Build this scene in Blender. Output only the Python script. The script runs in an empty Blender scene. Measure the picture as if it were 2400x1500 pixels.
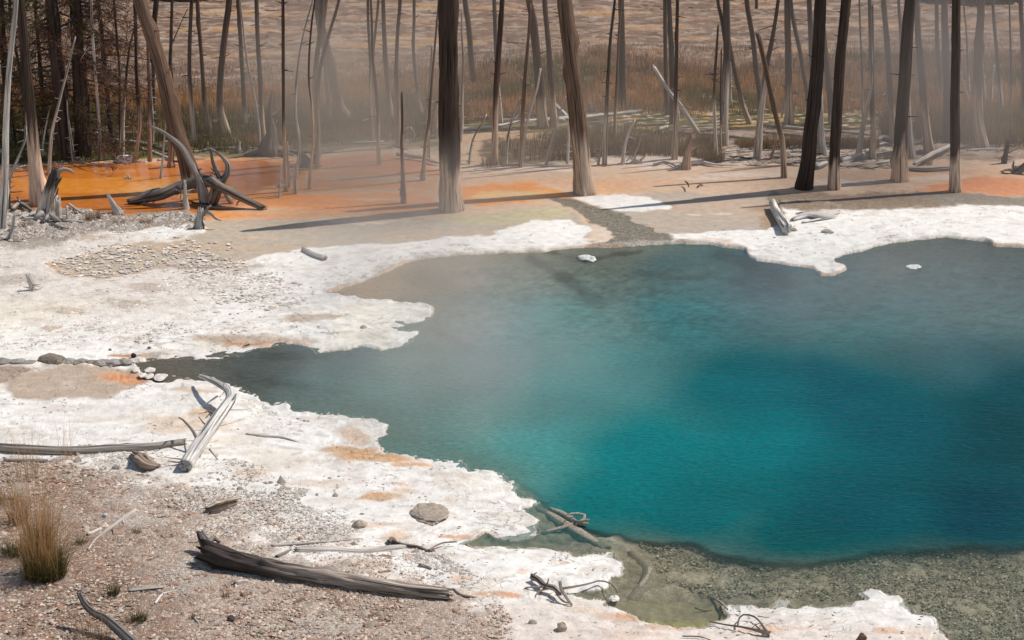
import bpy, math, random
import numpy as np
from mathutils import Vector

random.seed(7)
RNG = np.random.default_rng(11)
S = bpy.context.scene
COL = S.collection

# ------------------------------------------------------------------ camera model
FPX = 4667.0            # focal length in photo pixels (2400 wide)
PITCH = math.atan(1560.0 / FPX)
CAMH = 7.0
sP, cP = math.sin(PITCH), math.cos(PITCH)

def ray_t(py, z=0.0):
    v = (750.0 - np.asarray(py, float)) / FPX
    return (CAMH - z) / (sP - v * cP)

def gp(px, py, z=0.0):
    """photo pixel -> world point on the horizontal plane z"""
    t = float(ray_t(py, z)); u = (px - 1200.0) / FPX; v = (750.0 - py) / FPX
    return Vector((u * t, t * (v * sP + cP), z))

def mpp(py):
    """metres per photo pixel at ground row py"""
    return float(ray_t(py)) / FPX

def up_at(px, py, Y):
    """photo pixel -> world point on the vertical plane at depth Y"""
    u = (px - 1200.0) / FPX; v = (750.0 - py) / FPX
    t = Y / (v * sP + cP)
    return Vector((u * t, Y, CAMH + t * (v * cP - sP)))

cam_d = bpy.data.cameras.new("camera"); cam = bpy.data.objects.new("camera", cam_d)
COL.objects.link(cam); S.camera = cam
cam.location = (0, 0, CAMH); cam.rotation_euler = (math.pi / 2 - PITCH, 0, 0)
cam_d.sensor_width = 36.0; cam_d.lens = 36.0 * FPX / 2400.0
cam_d.clip_start = 0.1; cam_d.clip_end = 6000

# ------------------------------------------------------------------ noise (numpy)
_perm = RNG.permutation(256); _perm = np.concatenate([_perm, _perm, _perm])
_ga = RNG.random(256) * 2 * np.pi; _gx = np.cos(_ga); _gy = np.sin(_ga)
def noise(x, y, seed=0):
    x = np.asarray(x, float) + seed * 17.31; y = np.asarray(y, float) - seed * 9.77
    xi = np.floor(x).astype(np.int64); yi = np.floor(y).astype(np.int64)
    xf = x - xi; yf = y - yi
    u = xf * xf * xf * (xf * (xf * 6 - 15) + 10); v = yf * yf * yf * (yf * (yf * 6 - 15) + 10)
    xi &= 255; yi &= 255
    def g(ix, iy, dx, dy):
        h = _perm[_perm[ix & 255] + (iy & 255)]
        return _gx[h] * dx + _gy[h] * dy
    a = g(xi, yi, xf, yf); b = g(xi + 1, yi, xf - 1, yf)
    c = g(xi, yi + 1, xf, yf - 1); d = g(xi + 1, yi + 1, xf - 1, yf - 1)
    return ((a + (b - a) * u) * (1 - v) + (c + (d - c) * u) * v) * 1.5
_pl = _perm.tolist(); _gxl = _gx.tolist(); _gyl = _gy.tolist()
def pn(x, y, seed=0):
    x += seed * 17.31; y -= seed * 9.77
    xi = math.floor(x); yi = math.floor(y); xf = x - xi; yf = y - yi
    u = xf * xf * xf * (xf * (xf * 6 - 15) + 10); v = yf * yf * yf * (yf * (yf * 6 - 15) + 10)
    xi &= 255; yi &= 255; a = _pl[xi]; b = _pl[(xi + 1) & 255]
    h0 = _pl[a + yi]; h1 = _pl[b + yi]; h2 = _pl[a + ((yi + 1) & 255)]; h3 = _pl[b + ((yi + 1) & 255)]
    p = _gxl[h0] * xf + _gyl[h0] * yf; q = _gxl[h1] * (xf - 1) + _gyl[h1] * yf
    r = _gxl[h2] * xf + _gyl[h2] * (yf - 1); s = _gxl[h3] * (xf - 1) + _gyl[h3] * (yf - 1)
    return ((p + (q - p) * u) * (1 - v) + (r + (s - r) * u) * v) * 1.5
def fbm(x, y, seed=0, o=3):
    r = 0; a = 1.0; f = 1.0
    for k in range(o):
        r = r + a * noise(x * f, y * f, seed + k * 3); a *= 0.5; f *= 2.03
    return r
def sstep(a, b, x):
    t = np.clip((x - a) / (b - a), 0, 1); return t * t * (3 - 2 * t)
def lin(c):
    c = np.asarray(c, float) / 255.0
    return np.where(c <= 0.04045, c / 12.92, ((c + 0.055) / 1.055) ** 2.4)

# ------------------------------------------------------------------ polygon masks on a raster of ground coordinates
RX = np.arange(-400, 2801, 8.0); RY = np.arange(-80, 1721, 5.0)
RXX, RYY = np.meshgrid(RX, RY)
def sdf_raster(poly, wy=2.2):
    """signed distance (negative inside); rows weighted for foreshortening"""
    P = np.array(poly, float); n = len(P)
    X = RXX; Y = RYY
    best = np.full(X.shape, 1e18); ins = np.zeros(X.shape, bool)
    for i in range(n):
        ax, ay = P[i]; bx, by = P[(i + 1) % n]
        dx, dy = bx - ax, (by - ay) * wy
        L = dx * dx + dy * dy + 1e-9
        qx, qy = X - ax, (Y - ay) * wy
        t = np.clip((qx * dx + qy * dy) / L, 0, 1)
        best = np.minimum(best, (qx - t * dx) ** 2 + (qy - t * dy) ** 2)
        c = (ay > Y) != (by > Y)
        if by != ay:
            ins ^= c & (X < (bx - ax) * (Y - ay) / (by - ay) + ax)
    d = np.sqrt(best)
    return np.where(ins, -d, d)
def sample(R, px, py):
    fx = np.clip((px - RX[0]) / 8.0, 0, len(RX) - 1.001); fy = np.clip((py - RY[0]) / 5.0, 0, len(RY) - 1.001)
    ix = fx.astype(int); iy = fy.astype(int); fx = fx - ix; fy = fy - iy
    return (R[iy, ix] * (1 - fx) + R[iy, ix + 1] * fx) * (1 - fy) + (R[iy + 1, ix] * (1 - fx) + R[iy + 1, ix + 1] * fx) * fy

POOL = [(318,846),(345,838),(380,837),(450,834),(510,834),(560,826),(590,819),(620,814),(650,803),(692,800),(720,812),(737,821),
 (790,816),(850,808),(880,813),(905,816),(940,808),(962,795),(977,785),(985,772),(952,766),(935,753),(960,753),(985,746),(1006,740),(1016,722),
 (1005,709),(960,709),(900,702),(840,697),(790,690),(768,684),(800,672),(850,655),(900,632),(950,612),(1010,600),(1100,592),(1200,587),
 (1290,584),(1320,578),(1380,574),(1430,574),(1500,569),(1590,566),(1660,568),(1700,574),(1745,581),(1760,598),(1775,606),(1830,613),
 (1880,620),(1912,627),(1918,640),(1950,641),(1980,629),(1986,622),(1957,614),(1950,601),(1990,590),(2050,573),(2110,561),(2160,556),
 (2220,551),(2260,556),(2310,560),(2328,571),(2420,577),(2900,570),(2900,1800),(2260,1800),(2228,1500),(2230,1476),(2206,1456),(2205,1441),
 (2180,1430),(2130,1421),(2125,1401),(2100,1385),(2050,1375),(2018,1378),(2025,1390),(2042,1393),(2000,1405),(1950,1413),(1900,1412),
 (1870,1416),(1852,1410),(1852,1398),(1830,1394),(1815,1405),(1800,1415),(1772,1419),(1772,1408),(1740,1405),(1698,1410),(1698,1425),
 (1712,1436),(1680,1450),(1650,1456),(1600,1461),(1550,1456),(1500,1440),(1455,1421),(1424,1412),(1422,1397),(1380,1398),(1352,1388),(1400,1377),
 (1422,1370),(1432,1350),(1463,1341),(1471,1320),(1461,1301),(1440,1290),(1380,1291),(1360,1296),(1330,1286),(1280,1279),(1200,1275),
 (1110,1276),(1088,1266),(1110,1256),(1138,1240),(1160,1252),(1200,1258),(1240,1256),(1265,1246),(1271,1226),(1256,1202),(1230,1186),
 (1262,1170),(1240,1160),(1215,1155),(1210,1131),(1205,1115),(1180,1106),(1150,1096),(1110,1090),(1080,1075),(1030,1071),(985,1066),
 (930,1053),(885,1044),(902,1026),(912,990),(880,978),(840,970),(780,965),(720,961),(690,951),(680,938),(640,935),(610,930),(590,916),
 (560,905),(530,891),(500,884),(470,880),(440,880),(408,876),(395,886),(350,880),(328,862)]
DEEP = [(2900,1276),(2400,1282),(2200,1287),(2060,1296),(1960,1314),(1880,1324),(1790,1318),(1690,1300),(1620,1277),(1480,1264),(1400,1252),(1330,1215),
 (1270,1185),(1200,1125),(1080,1065),(950,1015),(860,960),(700,925),(640,900),(620,868),(800,832),(980,820),(1060,730),(1120,655),
 (1300,632),(1500,652),(1700,625),(1840,640),(2000,665),(2300,660),(2900,650)]
pool_r = sdf_raster(POOL); deep_r = sdf_raster(DEEP)

def pool_d(px, py, X, Y):
    """distance to the waterline in photo px (x-scaled), negative in water, with scalloped crust lobes"""
    w1 = noise(X * 2.2, Y * 2.2, 1) * 5 + noise(X * 6, Y * 6, 2) * 2.5
    d = sample(pool_r, px + w1, py + w1 * 0.3)
    lobes = (1 - sstep(1070, 1100, px) * sstep(1300, 1270, px) * sstep(1225, 1240, py) * sstep(1305, 1290, py)) * sstep(650, 760, py) * (1 - sstep(1420, 1700, px) * (1 - sstep(1330, 1380, py)))
    sc = np.abs(noise(X * 3.3, Y * 3.0, 5)) * 26 + np.abs(noise(X * 9, Y * 8, 6)) * (7 + 8 * sstep(880, 940, py)) + np.abs(noise(X * 22, Y * 20, 7)) * 1.0
    return d - lobes * (sc - 8) * 0.8 - (1 - lobes) * noise(X * 5, Y * 5, 8) * 3.0

# ------------------------------------------------------------------ object helpers
def tag(o, label=None, cat=None, group=None, kind=None):
    if label: o['label'] = label
    if cat: o['category'] = cat
    if group: o['group'] = group
    if kind: o['kind'] = kind
    return o

def link_mesh(name, verts, faces, mat, parent=None, cols=None, vec=None, smooth=True, extra=None, loc=None):
    me = bpy.data.meshes.new(name)
    verts = np.asarray(verts, dtype=np.float32)
    if loc is not None: verts = verts - np.array(loc, dtype=np.float32)
    if isinstance(faces, np.ndarray):
        nf, k = faces.shape
        me.vertices.add(len(verts)); me.vertices.foreach_set("co", verts.ravel())
        me.loops.add(nf * k); me.loops.foreach_set("vertex_index", faces.astype(np.int32).ravel())
        me.polygons.add(nf); me.polygons.foreach_set("loop_start", np.arange(0, nf * k, k, dtype=np.int32))
        me.update(calc_edges=True)
    else:
        me.from_pydata([tuple(v) for v in verts.tolist()], [], faces)
    n = len(verts)
    if cols is not None:
        a = me.attributes.new("col", 'FLOAT_COLOR', 'POINT')
        c = np.ones((n, 4), np.float32); c[:, :3] = np.asarray(cols)[:, :3]; a.data.foreach_set("color", c.ravel())
    if vec is not None:
        a = me.attributes.new("fib", 'FLOAT_VECTOR', 'POINT'); a.data.foreach_set("vector", np.asarray(vec, np.float32).ravel())
    for k, arr in (extra or {}).items():
        a = me.attributes.new(k, 'FLOAT', 'POINT'); a.data.foreach_set("value", np.asarray(arr, np.float32).ravel())
    if smooth: me.polygons.foreach_set("use_smooth", np.ones(len(me.polygons), bool))
    me.materials.append(mat)
    o = bpy.data.objects.new(name, me); COL.objects.link(o)
    if loc is not None: o.location = loc
    if parent is not None:
        o.parent = parent
        if loc is not None: o.location = Vector(loc) - parent.location
    return o

def empty(name, loc):
    o = bpy.data.objects.new(name, None); COL.objects.link(o); o.location = loc
    o.empty_display_size = 0.2
    return o

# ------------------------------------------------------------------ materials
def nmat(name):
    m = bpy.data.materials.new(name); m.use_nodes = True
    nt = m.node_tree; nt.nodes.clear()
    return m, nt, nt.nodes, nt.links
def nd(N, t, **kw):
    n = N.new(t)
    for k, v in kw.items():
        if k.startswith('i_'):
            n.inputs[k[2:].replace('_', ' ')].default_value = v
        else: setattr(n, k, v)
    return n
def mathn(N, L, op, a, b=None, c=None):
    n = N.new('ShaderNodeMath'); n.operation = op
    for i, s in enumerate((a, b, c)):
        if s is None: continue
        if isinstance(s, (int, float)): n.inputs[i].default_value = s
        else: L.new(s, n.inputs[i])
    return n.outputs[0]
def mapr(N, L, v, a, b, c, d):
    n = N.new('ShaderNodeMapRange'); L.new(v, n.inputs[0])
    for i, s in enumerate((a, b, c, d)): n.inputs[i + 1].default_value = s
    return n.outputs[0]
def noisen(N, L, vec, scale, detail=3, rough=0.6, dist=0.0):
    n = N.new('ShaderNodeTexNoise'); n.inputs['Scale'].default_value = scale
    n.inputs['Detail'].default_value = detail; n.inputs['Roughness'].default_value = rough
    n.inputs['Distortion'].default_value = dist
    if vec is not None: L.new(vec, n.inputs['Vector'])
    return n.outputs['Fac']
def vscale(N, L, vec, s):
    n = N.new('ShaderNodeMapping'); n.inputs['Scale'].default_value = s; L.new(vec, n.inputs['Vector']); return n.outputs[0]
def mulcol(N, L, col, fac):
    n = N.new('ShaderNodeVectorMath'); n.operation = 'SCALE'; L.new(col, n.inputs[0]); L.new(fac, n.inputs['Scale']); return n.outputs[0]
def mixcol(N, L, f, a, b):
    n = N.new('ShaderNodeMix'); n.data_type = 'RGBA'; L.new(f, n.inputs[0])
    for i, s in ((6, a), (7, b)):
        if isinstance(s, tuple): n.inputs[i].default_value = s
        else: L.new(s, n.inputs[i])
    return n.outputs[2]

def mat_wood():
    m, nt, N, L = nmat("weathered_wood")
    att = nd(N, 'ShaderNodeAttribute', attribute_name="col"); fib = nd(N, 'ShaderNodeAttribute', attribute_name="fib")
    f1 = noisen(N, L, vscale(N, L, fib.outputs['Vector'], (90, 90, 3.5)), 1.0, 4, 0.65, 0.4)
    f2 = noisen(N, L, vscale(N, L, fib.outputs['Vector'], (14, 14, 2.2)), 1.0, 3, 0.6, 0.6)
    f3 = noisen(N, L, vscale(N, L, fib.outputs['Vector'], (40, 40, 1.0)), 1.0, 2, 0.5, 0.2)
    crack = mapr(N, L, f3, 0.36, 0.45, 0.22, 1.0)
    a = mapr(N, L, f1, 0.28, 0.72, 0.45, 1.5); b = mapr(N, L, f2, 0.3, 0.7, 0.72, 1.25)
    k = mathn(N, L, 'MULTIPLY', mathn(N, L, 'MULTIPLY', a, b), crack)
    c = mulcol(N, L, att.outputs['Color'], k)
    bs = nd(N, 'ShaderNodeBsdfPrincipled'); L.new(c, bs.inputs['Base Color']); bs.inputs['Roughness'].default_value = 0.85
    bs.inputs['Specular IOR Level'].default_value = 0.25
    bu = nd(N, 'ShaderNodeBump'); bu.inputs['Strength'].default_value = 0.8; bu.inputs['Distance'].default_value = 0.012
    L.new(mathn(N, L, 'ADD', mathn(N, L, 'MULTIPLY', f1, 0.6), crack), bu.inputs['Height']); L.new(bu.outputs[0], bs.inputs['Normal'])
    o = nd(N, 'ShaderNodeOutputMaterial'); L.new(bs.outputs[0], o.inputs[0]); return m

def mat_col(name, rough=0.8, transl=0.0, nscale=30):
    m, nt, N, L = nmat(name)
    att = nd(N, 'ShaderNodeAttribute', attribute_name="col"); geo = nd(N, 'ShaderNodeNewGeometry')
    f = noisen(N, L, geo.outputs['Position'], nscale, 4, 0.65)
    c = mulcol(N, L, att.outputs['Color'], mapr(N, L, f, 0.25, 0.75, 0.6, 1.4))
    bs = nd(N, 'ShaderNodeBsdfPrincipled'); L.new(c, bs.inputs['Base Color']); bs.inputs['Roughness'].default_value = rough
    bs.inputs['Specular IOR Level'].default_value = 0.2
    o = nd(N, 'ShaderNodeOutputMaterial')
    if transl > 0:
        tr = nd(N, 'ShaderNodeBsdfTranslucent'); L.new(c, tr.inputs[0])
        mx = nd(N, 'ShaderNodeMixShader'); mx.inputs[0].default_value = transl
        L.new(bs.outputs[0], mx.inputs[1]); L.new(tr.outputs[0], mx.inputs[2]); L.new(mx.outputs[0], o.inputs[0])
    else:
        bu = nd(N, 'ShaderNodeBump'); bu.inputs['Strength'].default_value = 0.7; bu.inputs['Distance'].default_value = 0.01
        L.new(f, bu.inputs['Height']); L.new(bu.outputs[0], bs.inputs['Normal']); L.new(bs.outputs[0], o.inputs[0])
    return m

def mat_ground():
    m, nt, N, L = nmat("hot_spring_ground")
    att = nd(N, 'ShaderNodeAttribute', attribute_name="col")
    rg = nd(N, 'ShaderNodeAttribute', attribute_name="rough"); wt = nd(N, 'ShaderNodeAttribute', attribute_name="wet")
    ck = nd(N, 'ShaderNodeAttribute', attribute_name="crack"); pb = nd(N, 'ShaderNodeAttribute', attribute_name="pebble")
    geo = nd(N, 'ShaderNodeNewGeometry'); P = geo.outputs['Position']
    n1 = noisen(N, L, P, 9, 5, 0.6); n2 = noisen(N, L, P, 45, 5, 0.7); n3 = noisen(N, L, P, 170, 3, 0.7)
    # crumbly crust: pits and cracks, with flake-edge shadows painted dark
    wp = nd(N, 'ShaderNodeVectorMath', operation='ADD'); L.new(P, wp.inputs[0])
    nv = nd(N, 'ShaderNodeTexNoise'); nv.inputs['Scale'].default_value = 5; nv.inputs['Detail'].default_value = 3; L.new(P, nv.inputs['Vector'])
    sc = nd(N, 'ShaderNodeVectorMath', operation='SCALE'); L.new(nv.outputs['Color'], sc.inputs[0]); sc.inputs['Scale'].default_value = 0.35
    L.new(sc.outputs[0], wp.inputs[1])
    vo = nd(N, 'ShaderNodeTexVoronoi'); vo.feature = 'DISTANCE_TO_EDGE'; vo.inputs['Scale'].default_value = 7; L.new(wp.outputs[0], vo.inputs['Vector'])
    edge = mapr(N, L, vo.outputs['Distance'], 0.0, 0.035, 1.0, 0.0)
    gate = mapr(N, L, noisen(N, L, P, 2.2, 4, 0.7), 0.54, 0.66, 0.0, 1.0)
    crk = mathn(N, L, 'MULTIPLY', mathn(N, L, 'MULTIPLY', edge, gate), ck.outputs['Fac'])
    v2 = nd(N, 'ShaderNodeTexVoronoi'); v2.feature = 'F1'; v2.inputs['Scale'].default_value = 55; L.new(wp.outputs[0], v2.inputs['Vector'])
    peb = mapr(N, L, v2.outputs['Distance'], 0.1, 0.6, 1.4, 0.6)
    sepc = nd(N, 'ShaderNodeSeparateColor'); L.new(v2.outputs['Color'], sepc.inputs[0])
    pebv = mathn(N, L, 'MULTIPLY', peb, mapr(N, L, sepc.outputs[0], 0, 1, 0.55, 1.35))
    k1 = mapr(N, L, n1, 0.3, 0.7, 0.86, 1.12); 
    k2 = mapr(N, L, n2, 0.3, 0.7, 0.72, 1.25)
    amt = mathn(N, L, 'POWER', rg.outputs['Fac'], 1.6)
    one_k2 = mathn(N, L, 'ADD', mathn(N, L, 'MULTIPLY', mathn(N, L, 'SUBTRACT', k2, 1.0), amt), 1.0)
    pit = mapr(N, L, n3, 0.34, 0.42, 0.42, 1.0)
    one_pit = mathn(N, L, 'ADD', mathn(N, L, 'MULTIPLY', mathn(N, L, 'SUBTRACT', pit, 1.0), amt), 1.0)
    one_peb = mathn(N, L, 'ADD', mathn(N, L, 'MULTIPLY', mathn(N, L, 'SUBTRACT', pebv, 1.0), pb.outputs['Fac']), 1.0)
    k = mathn(N, L, 'MULTIPLY', mathn(N, L, 'MULTIPLY', k1, one_k2), mathn(N, L, 'MULTIPLY', one_pit, one_peb))
    k = mathn(N, L, 'MULTIPLY', k, mapr(N, L, crk, 0, 1, 1.0, 0.38))
    c = mulcol(N, L, att.outputs['Color'], k)
    bs = nd(N, 'ShaderNodeBsdfPrincipled'); L.new(c, bs.inputs['Base Color'])
    L.new(mapr(N, L, wt.outputs['Fac'], 0, 1, 0.9, 0.12), bs.inputs['Roughness'])
    L.new(mapr(N, L, wt.outputs['Fac'], 0, 1, 0.15, 0.5), bs.inputs['Specular IOR Level'])
    dry = mathn(N, L, 'SUBTRACT', 1.0, wt.outputs['Fac'])
    h = mathn(N, L, 'ADD', mathn(N, L, 'MULTIPLY', n2, amt), mathn(N, L, 'MULTIPLY', n3, mathn(N, L, 'MULTIPLY', amt, 0.4)))
    h = mathn(N, L, 'ADD', h, mathn(N, L, 'MULTIPLY', crk, -0.6))
    h = mathn(N, L, 'ADD', h, mathn(N, L, 'MULTIPLY', mathn(N, L, 'MULTIPLY', peb, 0.5), pb.outputs['Fac']))
    h = mathn(N, L, 'MULTIPLY', h, mathn(N, L, 'MAXIMUM', dry, 0.04))
    bu = nd(N, 'ShaderNodeBump'); bu.inputs['Strength'].default_value = 1.0; bu.inputs['Distance'].default_value = 0.02
    L.new(h, bu.inputs['Height']); L.new(bu.outputs[0], bs.inputs['Normal'])
    o = nd(N, 'ShaderNodeOutputMaterial'); L.new(bs.outputs[0], o.inputs[0]); return m

def mat_water():
    m, nt, N, L = nmat("spring_water")
    att = nd(N, 'ShaderNodeAttribute', attribute_name="col"); op = nd(N, 'ShaderNodeAttribute', attribute_name="opac")
    geo = nd(N, 'ShaderNodeNewGeometry'); P = geo.outputs['Position']
    r1 = noisen(N, L, vscale(N, L, P, (5, 11, 1)), 1.0, 3, 0.6, 0.8)
    r2 = noisen(N, L, vscale(N, L, P, (16, 34, 1)), 1.0, 3, 0.6, 0.6)
    big = noisen(N, L, vscale(N, L, P, (0.7, 0.9, 1)), 1.0, 4, 0.6, 0.5)
    h = mathn(N, L, 'ADD', r1, mathn(N, L, 'MULTIPLY', r2, 0.5))
    bu = nd(N, 'ShaderNodeBump'); bu.inputs['Strength'].default_value = 0.9; bu.inputs['Distance'].default_value = 0.02; L.new(h, bu.inputs['Height'])
    k = mathn(N, L, 'MULTIPLY', mapr(N, L, r2, 0.3, 0.7, 0.78, 1.22), mapr(N, L, big, 0.3, 0.7, 0.94, 1.06))  # light and dark of the ripples also painted into the colour
    c = mulcol(N, L, att.outputs['Color'], k)
    df = nd(N, 'ShaderNodeBsdfDiffuse'); L.new(c, df.inputs[0]); L.new(bu.outputs[0], df.inputs['Normal'])
    tr = nd(N, 'ShaderNodeBsdfTransparent'); tr.inputs[0].default_value = (0.93, 0.95, 0.93, 1)
    mx = nd(N, 'ShaderNodeMixShader'); L.new(op.outputs['Fac'], mx.inputs[0]); L.new(tr.outputs[0], mx.inputs[1]); L.new(df.outputs[0], mx.inputs[2])
    gl = nd(N, 'ShaderNodeBsdfGlossy'); gl.inputs['Roughness'].default_value = 0.08; L.new(bu.outputs[0], gl.inputs['Normal'])
    fr = nd(N, 'ShaderNodeFresnel'); fr.inputs['IOR'].default_value = 1.33; L.new(bu.outputs[0], fr.inputs['Normal'])
    m2 = nd(N, 'ShaderNodeMixShader'); L.new(mathn(N, L, 'MULTIPLY', fr.outputs[0], 0.3), m2.inputs[0]); L.new(mx.outputs[0], m2.inputs[1]); L.new(gl.outputs[0], m2.inputs[2])
    o = nd(N, 'ShaderNodeOutputMaterial'); L.new(m2.outputs[0], o.inputs[0]); return m

def mat_steam(name, dens, scale=1.6, lo=0.42, hi=0.72, col=(1.0, 0.90, 0.80), low=0.0):
    m, nt, N, L = nmat(name)
    tc = nd(N, 'ShaderNodeTexCoord')
    ln = nd(N, 'ShaderNodeVectorMath', operation='LENGTH'); L.new(tc.outputs['Object'], ln.inputs[0])
    fall = mapr(N, L, ln.outputs['Value'], 0.25, 1.0, 1.0, 0.0)
    fall = mathn(N, L, 'POWER', fall, 1.4)
    geo = nd(N, 'ShaderNodeNewGeometry')
    n = noisen(N, L, vscale(N, L, geo.outputs['Position'], (1, 0.8, 0.55)), scale, 3, 0.55, 0.6)
    g = mapr(N, L, n, lo, hi, low, 1.0)
    d = mathn(N, L, 'MULTIPLY', mathn(N, L, 'MULTIPLY', fall, g), dens)
    v = nd(N, 'ShaderNodeVolumeScatter'); v.inputs['Color'].default_value = (*col, 1); v.inputs['Anisotropy'].default_value = 0.15
    L.new(d, v.inputs['Density'])
    ab = nd(N, 'ShaderNodeVolumeAbsorption'); ab.inputs['Color'].default_value = (*col, 1); L.new(d, ab.inputs['Density'])
    ad = nd(N, 'ShaderNodeAddShader'); L.new(v.outputs[0], ad.inputs[0]); L.new(ab.outputs[0], ad.inputs[1])
    o = nd(N, 'ShaderNodeOutputMaterial'); L.new(ad.outputs[0], o.inputs['Volume']); return m

WOOD = mat_wood(); GROUND = mat_ground(); WATER = mat_water()
STONE = mat_col("sinter_stone", 0.9, 0, 40); GRASS = mat_col("dry_grass", 0.8, 0.35, 8); NEEDLE = mat_col("conifer_needles", 0.8, 0.25, 12)

# ------------------------------------------------------------------ GROUND SHEET
def axis_dense(a, b, step, lo, hi, grow=1.25):
    core = list(np.arange(a, b, step)); s = step
    left = []; x = a
    while x > lo: s *= grow; x -= s; left.append(x)
    s = step; right = []; x = core[-1]
    while x < hi: s *= grow; x += s; right.append(x)
    return np.array(left[::-1] + core + right)
gx = axis_dense(-40, 2440, 1.9, -14000, 16000)
rows_px = list(np.arange(1540, -24, -1.75))
# rows beyond the frame: world distances
Ynear = float(gp(1200, rows_px[0]).y); Yfar = float(gp(1200, rows_px[-1]).y)
near_rows = list(np.linspace(-30, Ynear - 0.05, 26)); far_rows = []
y = Yfar; s = 0.15
while y < 2500: s *= 1.14; y += s; far_rows.append(y)
row_Y = near_rows + [float(gp(1200, p).y) for p in rows_px] + far_rows
row_Y = np.array(row_Y)
def Y_to_py(Y):
    # invert row mapping
    v = (sP * Y - cP * CAMH) / (cP * Y + sP * CAMH)      # v such that ray hits plane at Y
    return 750.0 - v * FPX
Ysafe = np.maximum(row_Y, 6.0)
row_py = Y_to_py(Ysafe); row_t = ray_t(row_py)
PX, PY = np.meshgrid(gx, row_py)
T = np.repeat(row_t[:, None], len(gx), 1)
WX = (PX - 1200.0) / FPX * T; WY = np.repeat(row_Y[:, None], len(gx), 1)
PXc = np.clip(PX, -380, 2780); PYc = np.clip(PY, -70, 1700)

dpool = pool_d(PXc, PYc, WX, WY)              # px units
ddeep = sample(deep_r, PXc + noise(WX * 1.5, WY * 1.5, 31) * 18 + noise(WX * 5, WY * 5, 32) * 8, PYc)
mp = T / FPX                                  # metres per px
dw = dpool * mp                               # metres, negative in water
n_lo = fbm(WX * 0.35, WY * 0.35, 40, 3); n_md = fbm(WX * 1.6, WY * 1.6, 44, 3); n_hi = fbm(WX * 9, WY * 9, 48, 2)
wxp = fbm(WX * 0.9, WY * 0.9, 51, 3); wyp = fbm(WX * 0.9 + 40, WY * 0.9, 55, 3)
SX = PXc + wxp * 30 + noise(WX * 6, WY * 6, 57) * 7; SY = PYc + wyp * 9 + noise(WX * 6 + 9, WY * 6, 58) * 3

C = np.zeros(PX.shape + (3,)); rough = np.zeros(PX.shape); wet = np.zeros(PX.shape); crack = np.zeros(PX.shape); pebble = np.zeros(PX.shape)
NB = [(noise(WX * 3.2, WY * 3.2, 70 + i), noise(WX * 11, WY * 11, 80 + i)) for i in range(5)]
def lay(mask, col, r=None, w=None, c=None, p=None):
    global C, rough, wet, crack, pebble
    mk = mask[..., None]
    C = C * (1 - mk) + np.asarray(col) * mk
    if r is not None: rough = rough * (1 - mask) + r * mask
    if w is not None: wet = wet * (1 - mask) + w * mask
    if c is not None: crack = crack * (1 - mask) + c * mask
    if p is not None: pebble = pebble * (1 - mask) + p * mask
def zone(poly, soft=10, amp=10, seed=0, warp=1.0):
    R = sdf_raster(poly)
    d = sample(R, PXc + (SX - PXc) * warp, PYc + (SY - PYc) * warp)
    return sstep(soft, -soft, d + NB[seed % 5][0] * amp + NB[(seed + 2) % 5][1] * amp * 0.5)
def ell(cx, cy, rx, ry, soft=0.35, seed=0):
    d = np.hypot((SX - cx) / rx, (SY - cy) / ry) + NB[seed % 5][0] * 0.3 + NB[(seed + 1) % 5][1] * 0.16
    return sstep(1 + soft, 1 - soft, d)

WHITE = np.array([0.745, 0.71, 0.665]); WHITE2 = np.array([0.70, 0.66, 0.61]); TAN = np.array([0.46, 0.37, 0.28])
GREYTAN = np.array([0.46, 0.385, 0.30]); PINKTAN = np.array([0.50, 0.37, 0.27]); ORANGE = np.array([0.66, 0.24, 0.035]); PALEOR = np.array([0.66, 0.36, 0.19])
C[:] = WHITE * 1.04; rough[:] = 0.34; crack[:] = 0.9
C *= (1 + n_lo * 0.09 + n_md * 0.08)[..., None]; C *= 1 - sstep(0.15, .7, fbm(WX * 1.1 + 5, WY * 1.6, 42, 3))[..., None] * np.array([.10, .14, .19])
# crumbly pinkish-white left bank
m_ = zone([(-400,560),(150,545),(330,560),(300,600),(560,640),(520,700),(380,740),(150,760),(-400,760)], 60, 40, 1)
lay(m_ * 0.7, [0.64, 0.565, 0.50], r=.55)
lay(sstep(0.1, 0.6, n_md) * 0.35 * sstep(900, 500, PYc), [0.66, 0.60, 0.53], r=0.8)
# far slope
far = sstep(330, 250, SY)
lay(sstep(400, 385, SY), [0.42, 0.33, 0.25], r=1.0, c=0.3); lay(sstep(310, 250, SY), [0.205, 0.125, 0.085], r=1.0, c=0.3)
st = fbm(WX * 0.25, WY * 1.1, 61, 4)
lay(sstep(190, 120, SY) * sstep(0.0, 0.5, st), [0.42, 0.24, 0.12])
lay(sstep(170, 90, SY) * sstep(0.1, 0.5, fbm(WX * 0.5, WY * 2.2, 64, 4)) * 0.8, [0.13, 0.095, 0.08])
lay(sstep(170, 90, SY) * sstep(0.15, 0.6, fbm(WX * 0.8, WY * 3.0, 67, 3)) * 0.7, [0.48, 0.36, 0.27])
# meadow soil
m_ = zone([(-400,180),(300,215),(800,190),(1200,150),(1700,165),(2800,140),(2800,330),(2000,330),(1700,300),(1100,300),(1000,320),(700,345),(300,335),(-400,370)], 22, 12, 2)
lay(m_, [0.095, 0.06, 0.03], r=1.0, c=0)
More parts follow.
